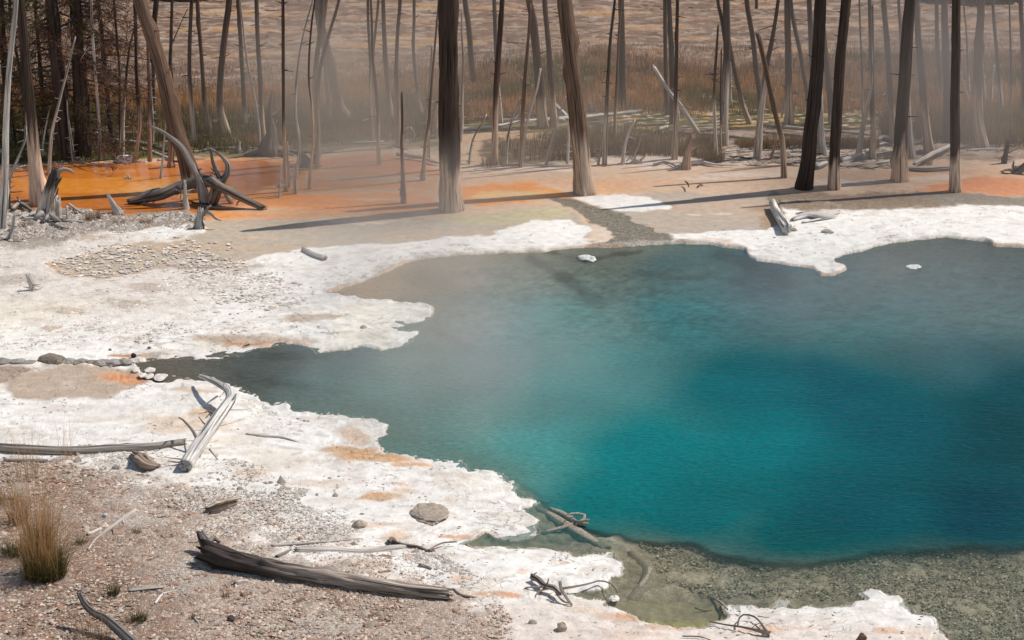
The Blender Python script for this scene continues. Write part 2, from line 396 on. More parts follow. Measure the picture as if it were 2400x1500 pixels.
# debris strip behind the flats
m_ = zone([(-400,300),(420,335),(470,372),(-400,392)], 8, 6, 3); lay(m_, [0.13, 0.12, 0.035], r=1, c=0)
m_ = zone([(400,335),(700,328),(1040,308),(1050,340),(800,348),(640,374),(420,378)], 6, 6, 41); lay(m_, [0.25, 0.20, 0.10], r=1, c=0)
m_ = zone([(1080,288),(1330,282),(1420,300),(1300,322),(1040,322)], 10, 5, 4); lay(m_, [0.20, 0.155, 0.04], r=.5, c=0)
m_ = zone([(1340,262),(1800,250),(2400,255),(2400,300),(1850,298),(1600,315),(1420,300)], 10, 8, 5); lay(m_, [0.11, 0.09, 0.022], r=.6, c=0)
lay(m_ * sstep(0.1, 0.5, n_md), [0.40, 0.24, 0.07]); lay(m_ * sstep(0.35, 0.55, noise(WX * 5, WY * 12, 66)), [0.62, 0.50, 0.40])
m_ = zone([(1590,300),(2400,305),(2500,380),(1900,392),(1700,378),(1560,372)], 8, 8, 6); lay(m_, [0.40, 0.29, 0.22], r=1, c=.5)
lay(m_ * sstep(0.0, 0.3, fbm(WX * 3, WY * 6, 68, 3)) * 0.75, [0.16, 0.10, 0.065])
m_ = zone([(1020,312),(1300,312),(1300,392),(1040,392)], 10, 8, 7); lay(m_, [0.52, 0.35, 0.22], r=.4, c=.2)
m_ = zone([(1150,330),(1600,305),(1720,330),(1700,388),(1130,384)], 10, 8, 8); lay(m_, [0.17, 0.115, 0.07], r=1, c=.3)
# warm flats
flats = zone([(-400,392),(560,372),(800,345),(1030,350),(1060,388),(1500,378),(1620,386),(1860,374),(2800,370),(2800,470),(2100,482),(1840,468),(1800,540),(1590,545),
   (1450,565),(1270,535),(1000,560),(700,590),(470,620),(230,650),(120,640),(110,620),(230,592),(420,555),(480,535),(430,505),(-400,500)], 4, 4, 9)
lay(flats, [0.60, 0.425, 0.30], r=0.12, w=0.25, c=0.05)
lay(flats * zone([(380,512),(1000,512),(1300,480),(1450,560),(1000,560),(700,592),(400,640),(200,650),(100,640)], 10, 8, 10), GREYTAN, r=0.35, w=0.1, c=0.35)
lay(flats * zone([(1340,490),(1500,455),(1830,450),(1840,540),(1590,545)], 12, 10, 11), [0.43, 0.36, 0.29], r=0.2, w=0.2)
lay(flats * sstep(0.05, 0.5, fbm(WX * 0.35, WY * 1.8, 59, 4)) * 0.5, [0.52, 0.37, 0.26])
lay(flats * sstep(0.1, 0.6, fbm(WX * 0.3 + 7, WY * 1.5, 60, 3)) * sstep(505, 450, SY) * 0.55, [0.66, 0.36, 0.20])
# orange microbial pond at left, streaks to the right
band = fbm(WX * 0.28 + n_lo * 0.3, WY * 1.6, 90, 4)
pond = zone([(-60,400),(140,384),(420,380),(600,373),(650,392),(720,398),(690,425),(600,440),(560,470),(500,505),(420,508),(300,500),(130,492),(-60,500)], 14, 8, 12)
pnd2 = zone([(-60,392),(560,372),(760,362),(1030,385),(1030,396),(760,398),(720,420),(1020,430),(1040,450),(760,455),(1000,480),(1000,500),(700,512),(420,510),(-60,505)], 14, 10, 13)
lay(pnd2 * 0.9, [0.72, 0.33, 0.14], r=0.06, w=0.7, c=0)
lay(pnd2 * sstep(0.0, 0.45, band) * 0.8, [0.68, 0.25, 0.07])
lay(pnd2 * sstep(0.1, 0.5, -band) * sstep(450, 700, PXc) * 0.7, [0.60, 0.42, 0.27])
m_ = zone([(470,470),(640,440),(760,400),(1030,396),(1045,425),(900,440),(1030,458),(1045,486),(800,498),(700,512),(470,512)], 14, 10, 42)
lay(m_ * sstep(-0.35, 0.25, fbm(WX * 0.3 + 3, WY * 2.0, 92, 4)) * .85, [0.74, 0.27, 0.07], w=.5)
lay(pond, [0.52, 0.165, 0.028], r=0.05, w=0.85, c=0)
lay(pond * ell(260, 432, 260, 26, 0.6, 3), [0.64, 0.235, 0.03])
lay(pond * sstep(0.1, 0.5, band) * 0.6, [0.48, 0.13, 0.02])
lay(pond * zone([(-60,455),(500,462),(500,510),(-60,510)], 20, 8, 40) * 0.7, [0.46, 0.15, 0.03])
lay(pond * ell(400, 445, 120, 14, 0.6, 4) * 0.6, [0.80, 0.42, 0.14])
m_ = zone([(1060,462),(1080,440),(1150,425),(1240,428),(1320,452),(1345,462),(1300,470),(1120,478)], 9, 6, 14)
lay(m_, [0.74, 0.27, 0.05], w=.5); lay(m_ * ell(1200, 452, 90, 9, .6, 5), [0.70, 0.46, 0.20])
m_ = zone([(800,365),(900,362),(1030,378),(1040,392),(860,394),(640,392)], 12, 6, 15); lay(m_ * .8, [0.62, 0.22, 0.08], w=.5)
m_ = ell(1430, 440, 80, 10, .7, 6); lay(m_ * .6, [0.66, 0.33, 0.15])
m_ = zone([(2140,452),(2200,430),(2300,415),(2500,405),(2500,452)], 12, 6, 16); lay(m_ * .85, [0.62, 0.24, 0.11], w=.3)
# pale rims of flats
for k, (cx, cy, rx, ry) in enumerate([(1200,392,180,5),(1530,378,200,9),(1640,416,55,5),(1760,405,110,5),(2180,415,90,5),(2130,392,130,4),(2050,430,90,4),(1950,425,60,5),(860,515,90,4),(1640,503,22,2),(1700,498,16,2)]):
    lay(ell(cx, cy, rx, ry, .5, 20 + k) * .85, [0.68, 0.56, 0.47], r=.4)
lay(zone([(1330,462),(1380,452),(1480,452),(1560,478),(1575,488),(1500,496),(1420,490),(1380,478)], 3, 4, 17), WHITE, r=.4, c=.5)
lay(zone([(1800,446),(2150,450),(2450,458),(2450,476),(2100,488),(1900,500),(1830,492)], 10, 10, 18), [0.40, 0.30, 0.22], r=1, w=0, p=.4)
lay(zone([(2150,455),(2800,452),(2800,474),(2200,480)], 8, 6, 19), [0.33, 0.28, 0.23], r=.6)
lay(zone([(1760,490),(1800,470),(1822,500),(1830,530),(1790,540),(1770,520)], 16, 8, 20) * .6, [0.30, 0.18, 0.08])
lay(zone([(1000,500),(1150,497),(1290,485),(1320,500),(1280,525),(1080,528)], 12, 6, 21) * .6, [0.52, 0.46, 0.26], w=.3)
# gravel stream into the pool
strm = zone([(1270,470),(1330,463),(1370,480),(1450,500),(1530,525),(1590,545),(1606,562),(1560,575),(1430,576),(1398,570),(1455,553),(1440,540),(1390,525),(1330,492)], 3, 4, 22)
lay(strm, [0.30, 0.26, 0.195], r=.9, w=.45, c=0, p=1)
lay(ell(1420, 548, 60, 22, .3, 7) * (1 - strm) * sstep(1350, 1400, PXc), [0.62, 0.50, 0.40])
# white tongue north of the pool
lay(zone([(600,600),(720,578),(1000,560),(1150,540),(1260,520),(1330,518),(1390,532),(1370,550),(1300,575),(1150,582),(1000,590),(900,615),(800,660),(760,690),(640,690)], 4, 4, 23), WHITE * 1.06, r=.15, w=0, c=.8)
lay(zone([(1590,545),(1650,540),(1800,535),(1900,510),(2100,490),(2450,476),(2800,476),(2800,574),(2300,560),(2200,548),(2050,570),(1950,600),(1990,625),(1940,642),(1900,625),(1770,600),(1700,572),(1600,560)], 4, 6, 24), WHITE * 1.05, r=.15, w=0, c=.8)
lay(zone([(1595,562),(1650,560),(1730,566),(1760,590),(1745,582),(1700,572)], 5, 3, 25) * .8, [0.62, 0.42, 0.30])
# left bank: patches of tan crust
for k, (cx, cy, rx, ry, c_) in enumerate([(200,560,60,8,(.58,.46,.36)),(320,672,60,9,(.60,.50,.42)),(290,710,55,10,(.56,.48,.38)),(150,735,40,7,(.56,.46,.38)),(450,610,60,10,(.66,.60,.54)),
   (730,747,62,9,(.58,.46,.34)),(590,792,120,11,(.52,.40,.30)),(640,800,90,7,(.60,.33,.18)),(110,775,35,5,(.62,.48,.38)),(350,830,50,6,(.50,.42,.34)),(40,560,80,18,(.42,.36,.30)),
   (480,625,130,10,(.50,.40,.32)),(1010,708,30,4,(.66,.6,.52)),(560,560,60,4,(.6,.45,.33)),(300,830,40,4,(.6,.28,.12)),(60,655,60,10,(.56,.48,.41))]):
    lay(ell(cx, cy, rx, ry, .35, 40 + k) * .9, c_, r=.9)
lay(sstep(0.25, 0.6, n_lo) * .35 * sstep(690, 720, PYc) * sstep(860, 820, PYc), [0.78, 0.70, 0.52])
# south-west bank: tan hollow with an orange corner
lay(zone([(20,900),(60,872),(200,856),(320,862),(330,890),(290,905),(260,925),(150,938),(60,935)], 10, 8, 26) * .95, [0.45, 0.345, 0.26], r=.5, c=.2)
lay(ell(295, 882, 55, 13, .6, 60) * .9, [0.66, 0.24, 0.07])
lay(zone([(-400,858),(140,858),(60,875),(10,905),(-400,910)], 10, 10, 27), [0.48, 0.36, 0.28], r=1)
lay(ell(460, 912, 60, 7, .5, 61) * .7, [0.55, 0.38, 0.25])
for k, (cx, cy, rx, ry, c_, a) in enumerate([(480,968,50,8,(.70,.42,.22),.7),(420,990,110,18,(.68,.52,.38),.7),(820,1056,62,12,(.60,.38,.22),.95),(870,1070,110,12,(.66,.40,.21),.95),(960,1086,55,6,(.70,.42,.24),.95),
   (840,1020,45,18,(.64,.46,.33),.8),(880,1162,50,8,(.58,.36,.20),.95),(935,1150,30,4,(.72,.50,.34),.7),(920,1137,25,3,(.72,.42,.24),.7),(1050,1165,35,4,(.74,.62,.50),.8),(915,1230,45,6,(.74,.56,.42),.7),
   (945,1258,40,10,(.70,.48,.32),.7),(970,1305,22,6,(.64,.32,.16),.8),(1060,1352,20,6,(.68,.42,.26),.6),(1210,1345,20,6,(.72,.50,.36),.6),(600,1108,40,8,(.66,.48,.34),.7),(740,1130,50,8,(.64,.5,.4),.6),
   (850,1325,60,12,(.62,.46,.32),.8),(1100,1250,70,5,(.66,.30,.14),.7),(1150,1392,50,6,(.68,.30,.12),.8),(1480,1440,70,14,(.64,.30,.13),.9),(1370,1425,60,10,(.72,.56,.42),.7),(1580,1465,80,8,(.62,.32,.16),.8),
   (1780,1480,60,10,(.70,.36,.16),.7),(1850,1475,90,7,(.72,.48,.32),.6),(2060,1480,30,8,(.70,.34,.14),.7),(2110,1482,50,5,(.72,.46,.28),.6),(1500,1485,70,10,(.68,.46,.3),.6),(1320,1318,30,4,(.7,.5,.38),.5)]):
    lay(ell(cx, cy, rx, ry, .35, 80 + k) * a, c_, r=.6)
lay(zone([(1120,1400),(1600,1460),(2230,1480),(2280,1800),(1180,1800)], 60, 20, 28) * .55, [0.66, 0.54, 0.46], r=.45)
# brown foreground soil
soil = zone([(-400,1068),(180,1075),(330,1120),(460,1165),(560,1240),(680,1300),(850,1330),(1050,1400),(1160,1430),(1180,1800),(-400,1800)], 45, 60, 29)
lay(soil, [0.68, 0.54, 0.44], r=1, c=.1, p=.6)
red = zone([(-400,1100),(120,1130),(260,1200),(380,1330),(420,1440),(500,1800),(-400,1800)], 110, 80, 30)
lay(red * .8, [0.42, 0.27, 0.19], r=1, p=.7)
lay(soil * sstep(0.15, 0.55, fbm(WX * 1.3, WY * 1.3, 63, 4)) * .6, [0.50, 0.34, 0.26])
lay(soil * sstep(0.2, 0.55, fbm(WX * 1.1 + 9, WY * 1.4, 65, 4)) * .7, [0.70, 0.62, 0.54])
lay(ell(330, 1100, 150, 22, .6, 62) * .6, [0.64, 0.60, 0.56])
# rubble strip left of the pond
lay(zone([(-400,490),(120,485),(300,500),(430,488),(490,500),(480,525),(380,530),(230,545),(120,560),(-400,565)], 8, 10, 33), [0.45, 0.37, 0.31], r=1, w=0, c=.5, p=.5)
lay(zone([(230,505),(470,495),(480,520),(300,530)], 12, 8, 34) * .7, [0.50, 0.36, 0.26])
# rim of the crust along the water
rim = sstep(22, 4, dpool) * (dpool > 0); lay(rim * 0.5, WHITE, r=.7, c=1)
oran = sstep(7, 0, dpool) * (dpool > 0) * sstep(0.0, 0.35, noise(WX * 1.3, WY * 1.3, 77)); lay(oran * .8, [0.50, 0.26, 0.13])
# thin laminations of the terraces
tq0 = (dpool + noise(WX * 2.5, WY * 2.5, 136) * 26 + noise(WX * 9, WY * 9, 138) * 7 - 12) / 26; fr_ = tq0 - np.floor(tq0)
lay(((fr_ < .16) | (fr_ > .95)) * (tq0 > 0) * (tq0 < 5) * sstep(-.25, .35, noise(WX * 1.6, WY * 1.6, 79)) * sstep(690, 740, PYc) * (soil < .3) * .55, [0.40, 0.32, 0.255])
stn = fbm(WX * 2.6, WY * 3.6, 91, 4) * (1 - soil) * (1 - flats)
lay(sstep(0.15, 0.6, stn) * .42 * (dpool > 0), [0.56, 0.475, 0.40]); lay(sstep(0.3, 0.7, fbm(WX * 5, WY * 9, 95, 3) * (1 - flats)) * .4 * (dpool > 0) * sstep(520, 620, PYc), [0.44, 0.40, 0.365])
# under water
uw = sstep(0.5, -1.5, dpool)
bot = np.array([0.46, 0.39, 0.29]) * (1 + n_hi * 0.35 + n_md * 0.3)[..., None]
mk = uw[..., None]; C = C * (1 - mk) + bot * mk; rough = rough * (1 - uw) + uw * .6; pebble = pebble * (1 - uw) + uw * 0.45; wet = wet * (1 - uw); crack *= (1 - uw)
inlet = zone([(1050,1235),(1200,1258),(1280,1255),(1420,1300),(1250,1284),(1080,1284)], 8, 4, 35) * uw
sand = zone([(1330,1385),(1500,1390),(1700,1400),(1720,1470),(1400,1450)], 14, 6, 36) * uw
cove = zone([(760,670),(1000,600),(1400,570),(1420,600),(1150,650),(1040,700),(900,705)], 40, 14, 37) * uw
lay(inlet * .9, [0.34, 0.29, 0.20], r=.2, p=0); lay(sand * .8, [0.36, 0.31, 0.19], r=.3, p=.1); lay(cove * .8, [0.60, 0.51, 0.41], p=.1)
lay(zone([(1500,1440),(1720,1445),(1700,1480),(1540,1470)], 10, 4, 38) * uw * .8, [0.46, 0.42, 0.16], p=0)
lay(uw * zone([(310,840),(640,820),(640,880),(420,885),(330,870)], 14, 6, 39) * .6, [0.30, 0.26, 0.21], p=.2)
C = np.clip(C, 0.004, 0.9)

# heights
Z = 0.012 * n_lo + 0.006 * n_md
dry = (1 - uw)
Z += dry * rough * (0.010 * fbm(WX * 7, WY * 7, 130, 3) + 0.004 * noise(WX * 30, WY * 30, 134))
tq = np.clip((dpool + noise(WX * 2.5, WY * 2.5, 136) * 26 + noise(WX * 9, WY * 9, 138) * 7 - 12) / 26, 0, 5); tz = 0.0075 * (np.floor(tq) + sstep(0, .22, tq - np.floor(tq)))
tr_n = noise(WX * 4, WY * 4, 136) * 7 + noise(WX * 12, WY * 12, 137) * 3
Z += dry * (0.012 * sstep(3, 8, dpool + tr_n * .4) + tz - 0.040) * sstep(690, 740, PYc) * sstep(150, 110, dpool)
fl = np.clip(flats + strm, 0, 1); Z = Z * (1 - fl * .75) - 0.012 * fl
Z += dry * sstep(40, 4, dpool) * sstep(-.2, .4, noise(WX * 5, WY * 5, 135)) * 0.018
depth = 0.04 + 0.02 * sstep(0, -0.05, dw) + 0.05 * sstep(-0.05, -1.0, dw) + 1.3 * sstep(-110, -300, ddeep)
Zw = -depth + 0.03 * n_md * sstep(0, -0.4, dw) + 0.012 * n_hi
k = sstep(1.5, -4.0, dpool); Z = Z * (1 - k) + Zw * k
hill = sstep(46, 200, WY); Z += hill * (WY - 46) * 0.07 + sstep(45, 80, WY) * n_lo * 1.2
Z += sstep(33, 42, WY) * (0.05 * fbm(WX * 0.7, WY * 0.9, 140, 3))
Z[WY < 12] = Z[WY < 12] * 0.3
nr, nc = PX.shape
V = np.stack([WX, WY, Z], -1).reshape(-1, 3)
idx = np.arange(nr * nc).reshape(nr, nc)
F = np.stack([idx[:-1, :-1], idx[:-1, 1:], idx[1:, 1:], idx[1:, :-1]], -1).reshape(-1, 4)
g = link_mesh("ground", V, F, GROUND, cols=C.reshape(-1, 3), extra=dict(rough=rough, wet=wet, crack=crack, pebble=pebble))
tag(g, "white sinter crust, tan flats, orange mats and gravel around the blue pool", "ground", kind="structure")

# ------------------------------------------------------------------ WATER
wxs = np.concatenate([np.arange(280, 2480, 5.0), np.arange(2480, 2900, 30.0)]); wys = np.concatenate([np.arange(540, 1560, 3.5), np.arange(1560, 1790, 20.0)])
QX, QY = np.meshgrid(wxs, wys); TT = ray_t(QY, -0.028); QWX = (QX - 1200) / FPX * TT
QWY = TT * ((750 - QY) / FPX * sP + cP)
dd = sample(deep_r, QX + noise(QWX * 1.5, QWY * 1.5, 31) * 26, QY) + noise(QWX * 3, QWY * 4, 32) * 16 + noise(QWX * 9, QWY * 12, 33) * 7
ctl = [((450,850),(96,94,90)),((560,860),(66,80,86)),((640,840),(60,76,84)),((750,890),(92,122,126)),((900,950),(104,138,138)),((1100,980),(108,146,148)),((1050,750),(140,143,138)),((860,668),(178,168,154)),((1050,615),(152,148,138)),((1200,600),(132,134,126)),((1400,590),(105,112,108)),  # pool colours by position, pale steam haze mixed into them
 ((900,650),(172,164,150)),((1000,850),(124,146,146)),((800,840),(72,88,96)),((1200,650),(106,126,124)),((1400,650),(80,110,114)),((1300,750),(66,122,128)),((1600,640),(62,98,108)),((1800,625),(54,72,88)),
 ((2100,600),(88,98,100)),((2300,620),(82,94,100)),((2000,680),(72,92,102)),((2300,720),(76,100,106)),((1600,760),(48,108,118)),((2000,780),(56,108,116)),((2300,850),(52,94,106)),
 ((1400,900),(48,122,130)),((1500,1050),(0,112,124)),((1400,1150),(0,104,114)),((1750,900),(0,92,108)),((1950,900),(0,80,100)),((1800,1050),(0,108,122)),((2100,1000),(0,80,98)),
 ((2330,1000),(8,64,78)),((2400,900),(22,66,82)),((1250,1050),(60,142,148)),((2000,1200),(0,74,90)),((2300,1200),(0,60,78)),((1600,1200),(0,94,106)),((1900,1280),(0,76,86)),
 ((1350,1230),(40,100,106)),((1900,1380),(84,100,92)),((2250,1380),(72,92,88)),((1500,1340),(104,108,94)),((1150,1080),(92,140,142))]
cp = np.array([c[0] for c in ctl], float); cc = np.array([lin(c[1]) for c in ctl])
num = np.zeros(QX.shape + (3,)); den = np.zeros(QX.shape)
wq = noise(QWX * .8, QWY * .8, 150) * 60; wr = noise(QWX * .8, QWY * .8, 151) * 30
for (x_, y_), c_ in zip(cp, cc):
    w = 1.0 / (((QX + wq - x_) ** 2 + ((QY + wr - y_) * 1.6) ** 2) ** 1.5 + 70.0 ** 3)
    num += w[..., None] * c_; den += w
WC = np.clip(num / den[..., None] * np.array([1.12, 0.93, 0.80]) - np.array([0.012, 0.004, 0.004]), 0.001, 1)
spk = sstep(600, 640, QY) * sstep(860, 760, QY) * sstep(1000, 1150, QX)  # region where glints are painted into the water colour as speckle
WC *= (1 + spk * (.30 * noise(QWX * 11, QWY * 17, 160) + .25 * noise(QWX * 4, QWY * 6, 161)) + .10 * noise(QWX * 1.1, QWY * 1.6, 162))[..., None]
WC = WC * (1 - .0 * QX[..., None])
for x0_, y0_, x1_, y1_, wd_, a_ in [(1245,606,1320,650,16,.35),(1320,650,1400,712,22,.35),(1290,594,1380,606,10,.5),(1380,606,1500,592,9,.5),(1500,640,1640,652,14,.3),(1690,600,1860,660,26,.35),(620,832,760,838,16,.35),(560,880,700,905,20,.2),(1020,770,1090,810,14,.15)]:  # ledge shadows and dark blotches painted into the water colour
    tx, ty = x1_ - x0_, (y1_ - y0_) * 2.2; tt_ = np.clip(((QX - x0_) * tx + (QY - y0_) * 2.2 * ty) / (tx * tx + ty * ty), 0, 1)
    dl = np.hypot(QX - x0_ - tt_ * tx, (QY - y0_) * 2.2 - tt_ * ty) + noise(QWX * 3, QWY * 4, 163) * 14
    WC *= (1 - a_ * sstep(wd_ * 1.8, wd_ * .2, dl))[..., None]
softness = np.where(QY > 1180, 14.0, 150.0) + 60 * sstep(1180, 1000, QY) * 0
softness = 18 + 16 * sstep(1900, 2200, QX) + 150 * sstep(1230, 950, QY)
b_op = 0.24 + 0.38 * sstep(1230, 1050, QY) + 0.16 * sstep(1500, 1900, QX) * sstep(140, 10, dd); op = b_op + (0.985 - b_op) * sstep(softness * 0.5, -softness, dd)
shal = sstep(0, 60, dd)
op = np.clip(op + 0.15 * sstep(1300, 1250, QY) * shal, 0, 0.985)
dp = pool_d(np.clip(QX, -380, 2780), np.clip(QY, -70, 1700), QWX, QWY)
keep = dp < 28
nr2, nc2 = QX.shape; idx = np.arange(nr2 * nc2).reshape(nr2, nc2)
F = np.stack([idx[1:, :-1], idx[1:, 1:], idx[:-1, 1:], idx[:-1, :-1]], -1)
kf = keep[:-1, :-1] | keep[1:, 1:]; F = F[kf]
V = np.stack([QWX, QWY, np.full(QX.shape, -0.028)], -1).reshape(-1, 3)
used, inv = np.unique(F, return_inverse=True); F = inv.reshape(F.shape)
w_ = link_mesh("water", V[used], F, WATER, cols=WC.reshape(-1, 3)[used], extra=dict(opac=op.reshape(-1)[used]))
tag(w_, "clear turquoise water of the hot spring pool", "water", kind="structure")

# ------------------------------------------------------------------ tubes
def catmull(P, n):
    P = [Vector(p) for p in P]
    if len(P) == 2: return [P[0].lerp(P[1], i / (n - 1)) for i in range(n)], [i / (n - 1) for i in range(n)]
    Q = [P[0] * 2 - P[1]] + P + [P[-1] * 2 - P[-2]]
    L = [0.0]
    for a, b in zip(P[:-1], P[1:]): L.append(L[-1] + (b - a).length)
    out = []; ts = []
    for i in range(n):
        s = L[-1] * i / (n - 1); k = 0
        while k < len(P) - 2 and L[k + 1] < s: k += 1
        t = (s - L[k]) / max(1e-6, L[k + 1] - L[k]); t = min(max(t, 0), 1)
        p0, p1, p2, p3 = Q[k], Q[k + 1], Q[k + 2], Q[k + 3]
        out.append(0.5 * ((2 * p1) + (p2 - p0) * t + (2 * p0 - 5 * p1 + 4 * p2 - p3) * t * t + (3 * p1 - p0 - 3 * p2 + p3) * t ** 3))
        ts.append((k + t) / (len(P) - 1))
    return out, ts

class MB:
    def __init__(s): s.v = []; s.f = []; s.c = []; s.u = []
    def tube(s, P, R, sides=8, n=None, rough=0.12, seed=0, col=(0.2, 0.15, 0.12), colf=None, jag=0.0, jag0=0.0, knots=0):
        rnd = random.Random(seed)
        L = sum((Vector(b) - Vector(a)).length for a, b in zip(P[:-1], P[1:]))
        rmax = max(R)
        if n is None: n = int(min(44, max(6, L / max(rmax * 1.3, 0.02))))
        pts, ts = catmull(P, n)
        rr = [float(np.interp(t, np.linspace(0, 1, len(R)), R)) for t in ts]
        kn = [(rnd.random(), rnd.random() * 6.28, rnd.uniform(0.25, 0.5)) for _ in range(knots)]
        base = len(s.v); prev = None; acc = 0.0
        angs = [2 * math.pi * j / sides for j in range(sides)]
        ph = rnd.random() * 100
        A = np.array(angs)
        for i, p in enumerate(pts):
            tg = (pts[min(i + 1, n - 1)] - pts[max(i - 1, 0)]).normalized()
            if prev is None:
                a = Vector((0, 1, 0)) if abs(tg.y) < 0.8 else Vector((0, 0, 1))
                nx = (a - tg * a.dot(tg)).normalized()
            else: nx = (prev - tg * prev.dot(tg)).normalized()
            prev = nx; ny = tg.cross(nx)
            if i: acc += (p - pts[i - 1]).length
            r = rr[i]
            ns = 1 + rough * (noise(np.cos(A) * 1.4 + ph, np.sin(A) * 1.4 + acc * 1.2, 3) * 1.4 + noise(np.cos(A) * 3.5 + ph, np.sin(A) * 3.5 + acc * 5, 4) * 0.8)
            for j in range(sides):
                q = r * float(ns[j])
                for (kt, ka, ks) in kn:
                    d2 = ((acc / max(L, 1e-6) - kt) * L / (rmax * 0.9)) ** 2 + (1 - math.cos(angs[j] - ka)) * 4
                    q += r * ks * math.exp(-d2 * 2)
                o = nx * math.cos(angs[j]) + ny * math.sin(angs[j])
                e = Vector((0, 0, 0))
                if i == n - 1 and jag: e = tg * (rnd.random() * jag)
                if i == 0 and jag0: e = -tg * (rnd.random() * jag0)
                w = p + o * q + e; s.v.append(w[:])
                s.u.append((math.cos(angs[j]) * rmax + ph, math.sin(angs[j]) * rmax, acc + ph))
                s.c.append(colf(w, acc, L, angs[j]) if colf else col)
        for i in range(n - 1):
            for j in range(sides):
                a = base + i * sides + j; b = base + i * sides + (j + 1) % sides
                s.f.append((a, b, b + sides, a + sides))
        for end, i0 in ((0, base), (1, base + (n - 1) * sides)):
            p = pts[-1] if end else pts[0]
            off = 0.0
            s.v.append((p + Vector((0, 0, off)))[:]); s.u.append((ph, 0, acc * end + ph)); cc_ = s.c[i0]
            s.c.append(tuple(x * 0.4 for x in cc_)); k = len(s.v) - 1
            for j in range(sides):
                a = i0 + j; b = i0 + (j + 1) % sides
                s.f.append((a, b, k) if end else (b, a, k))
        return s
    def build(s, name, mat=None, parent=None, loc=None, smooth=True):
        return link_mesh(name, s.v, s.f, mat or WOOD, parent, cols=s.c, vec=s.u, loc=loc, smooth=smooth)

# palettes: (upper colour, lower colour)
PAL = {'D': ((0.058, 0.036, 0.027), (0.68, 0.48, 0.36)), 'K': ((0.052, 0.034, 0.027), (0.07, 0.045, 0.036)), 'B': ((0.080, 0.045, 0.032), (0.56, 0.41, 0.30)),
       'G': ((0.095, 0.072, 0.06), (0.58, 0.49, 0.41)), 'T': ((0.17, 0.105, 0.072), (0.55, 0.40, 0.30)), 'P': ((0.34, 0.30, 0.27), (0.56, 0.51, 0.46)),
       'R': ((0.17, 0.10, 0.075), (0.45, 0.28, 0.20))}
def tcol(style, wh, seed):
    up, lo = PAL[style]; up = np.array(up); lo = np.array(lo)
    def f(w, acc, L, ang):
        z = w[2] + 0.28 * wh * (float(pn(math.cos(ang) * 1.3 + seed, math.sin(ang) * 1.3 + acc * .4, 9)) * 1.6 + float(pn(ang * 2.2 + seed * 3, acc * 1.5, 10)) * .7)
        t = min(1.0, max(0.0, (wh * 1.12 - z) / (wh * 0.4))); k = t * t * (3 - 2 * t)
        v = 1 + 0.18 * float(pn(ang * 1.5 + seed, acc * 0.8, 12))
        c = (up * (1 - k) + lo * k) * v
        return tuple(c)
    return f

_sd = [0]
def stand(name, label, cat, pts, w, style='G', wh=None, group=None, branches=(), lean=None, flare=1.25, knots=None, jag=None, hmax=None):
    """pts: photo pixels from the base upwards; stands at its base point on the ground"""
    _sd[0] += 1; sd = _sd[0]; rnd = random.Random(sd * 13 + 5)
    bx, by = pts[0]; B = gp(bx, by); Y0 = B.y; m0 = mpp(by)
    if lean is None: lean = rnd.uniform(-0.04, 0.06)
    W = [Vector((B.x, B.y, -0.06))]
    W[0].z = -0.05
    for (px, py) in pts:
        q = up_at(px, py, Y0); z = max(q.z, 0)
        q = up_at(px, py, Y0 + lean * z)
        W.append(q)
    W[0] = Vector((W[1].x, W[1].y, -0.06))
    R = [w[0] * m0 / 2 * flare] + [0] * len(pts)
    hb = W[-1].z
    for i in range(len(pts)):
        k = i / (len(pts) - 1); r = (w[0] + (w[1] - w[0]) * k) * m0 / 2
        if i == 0: r *= flare
        R[i + 1] = r
    thick = w[0] > 14
    ext = pts[-1][1] <= 2
    if ext:
        H = hmax or (3.9 if thick else 3.7) * rnd.uniform(.85, 1.15)
        d = (W[-1] - W[-2]).normalized(); d = (d + Vector((0, 0, 0.6))).normalized()
        a = W[-1] + d * max(0.5, (H - hb) * 0.5); b = a + (d + Vector((rnd.uniform(-.04, .04), 0, .2))).normalized() * max(0.5, (H - hb) * 0.5)
        W += [a, b]; R += [R[-1] * .72, R[-1] * .3]
    if wh is None: wh = 150 * m0
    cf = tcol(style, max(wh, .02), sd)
    sides = 20 if w[0] > 25 else (12 if w[0] > 11 else 8)
    loc = Vector((B.x, B.y, 0))
    mb = MB()
    n = 40 if w[0] > 25 else 30
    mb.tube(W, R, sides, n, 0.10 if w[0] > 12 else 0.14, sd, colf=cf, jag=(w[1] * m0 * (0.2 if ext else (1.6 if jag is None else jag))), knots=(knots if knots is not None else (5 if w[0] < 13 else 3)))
    # short dead twig stubs along the pole, part of its surface
    rn = 9 if w[0] < 14 else 6
    Wc, ts = catmull(W, 24)
    for k in range(rn):
        i = rnd.randrange(3, 17); p = Wc[i]; r = float(np.interp(ts[i], np.linspace(0, 1, len(R)), R))
        a = rnd.choice([0, math.pi]) + rnd.uniform(-.7, .7); dr = Vector((math.cos(a), math.sin(a), rnd.uniform(-.2, .5)))
        ln = rnd.uniform(.03, .06 + .12 * rnd.random() ** 3) + r
        c_ = tuple(x * .9 for x in cf(p, 0, 1, 0)); mb.tube([p, p + dr * ln], [0.008 + r * .08, 0.003], 5, 3, 0, k, col=c_)
    if not branches:
        o = mb.build(name, loc=loc)
    else:
        o = empty(name, loc); mb.build("trunk", parent=o, loc=loc)
        for bi, (bp, bw) in enumerate(branches):
            Q = [up_at(x, y, Y0 - 0.01) for x, y in bp]; Q = [up_at(x, y, Y0 + lean * max(q.z, 0) + (0.02 * i)) for i, ((x, y), q) in enumerate(zip(bp, Q))]
            bmb = MB(); bmb.tube(Q, [bw[0] * m0 / 2, bw[1] * m0 / 2], 6, 10, .12, sd * 9 + bi, colf=cf if style != 'D' else None, col=(0.3, .25, .2))
            bmb.build("branch", parent=o, loc=loc)
    tag(o, label, cat, group); return o

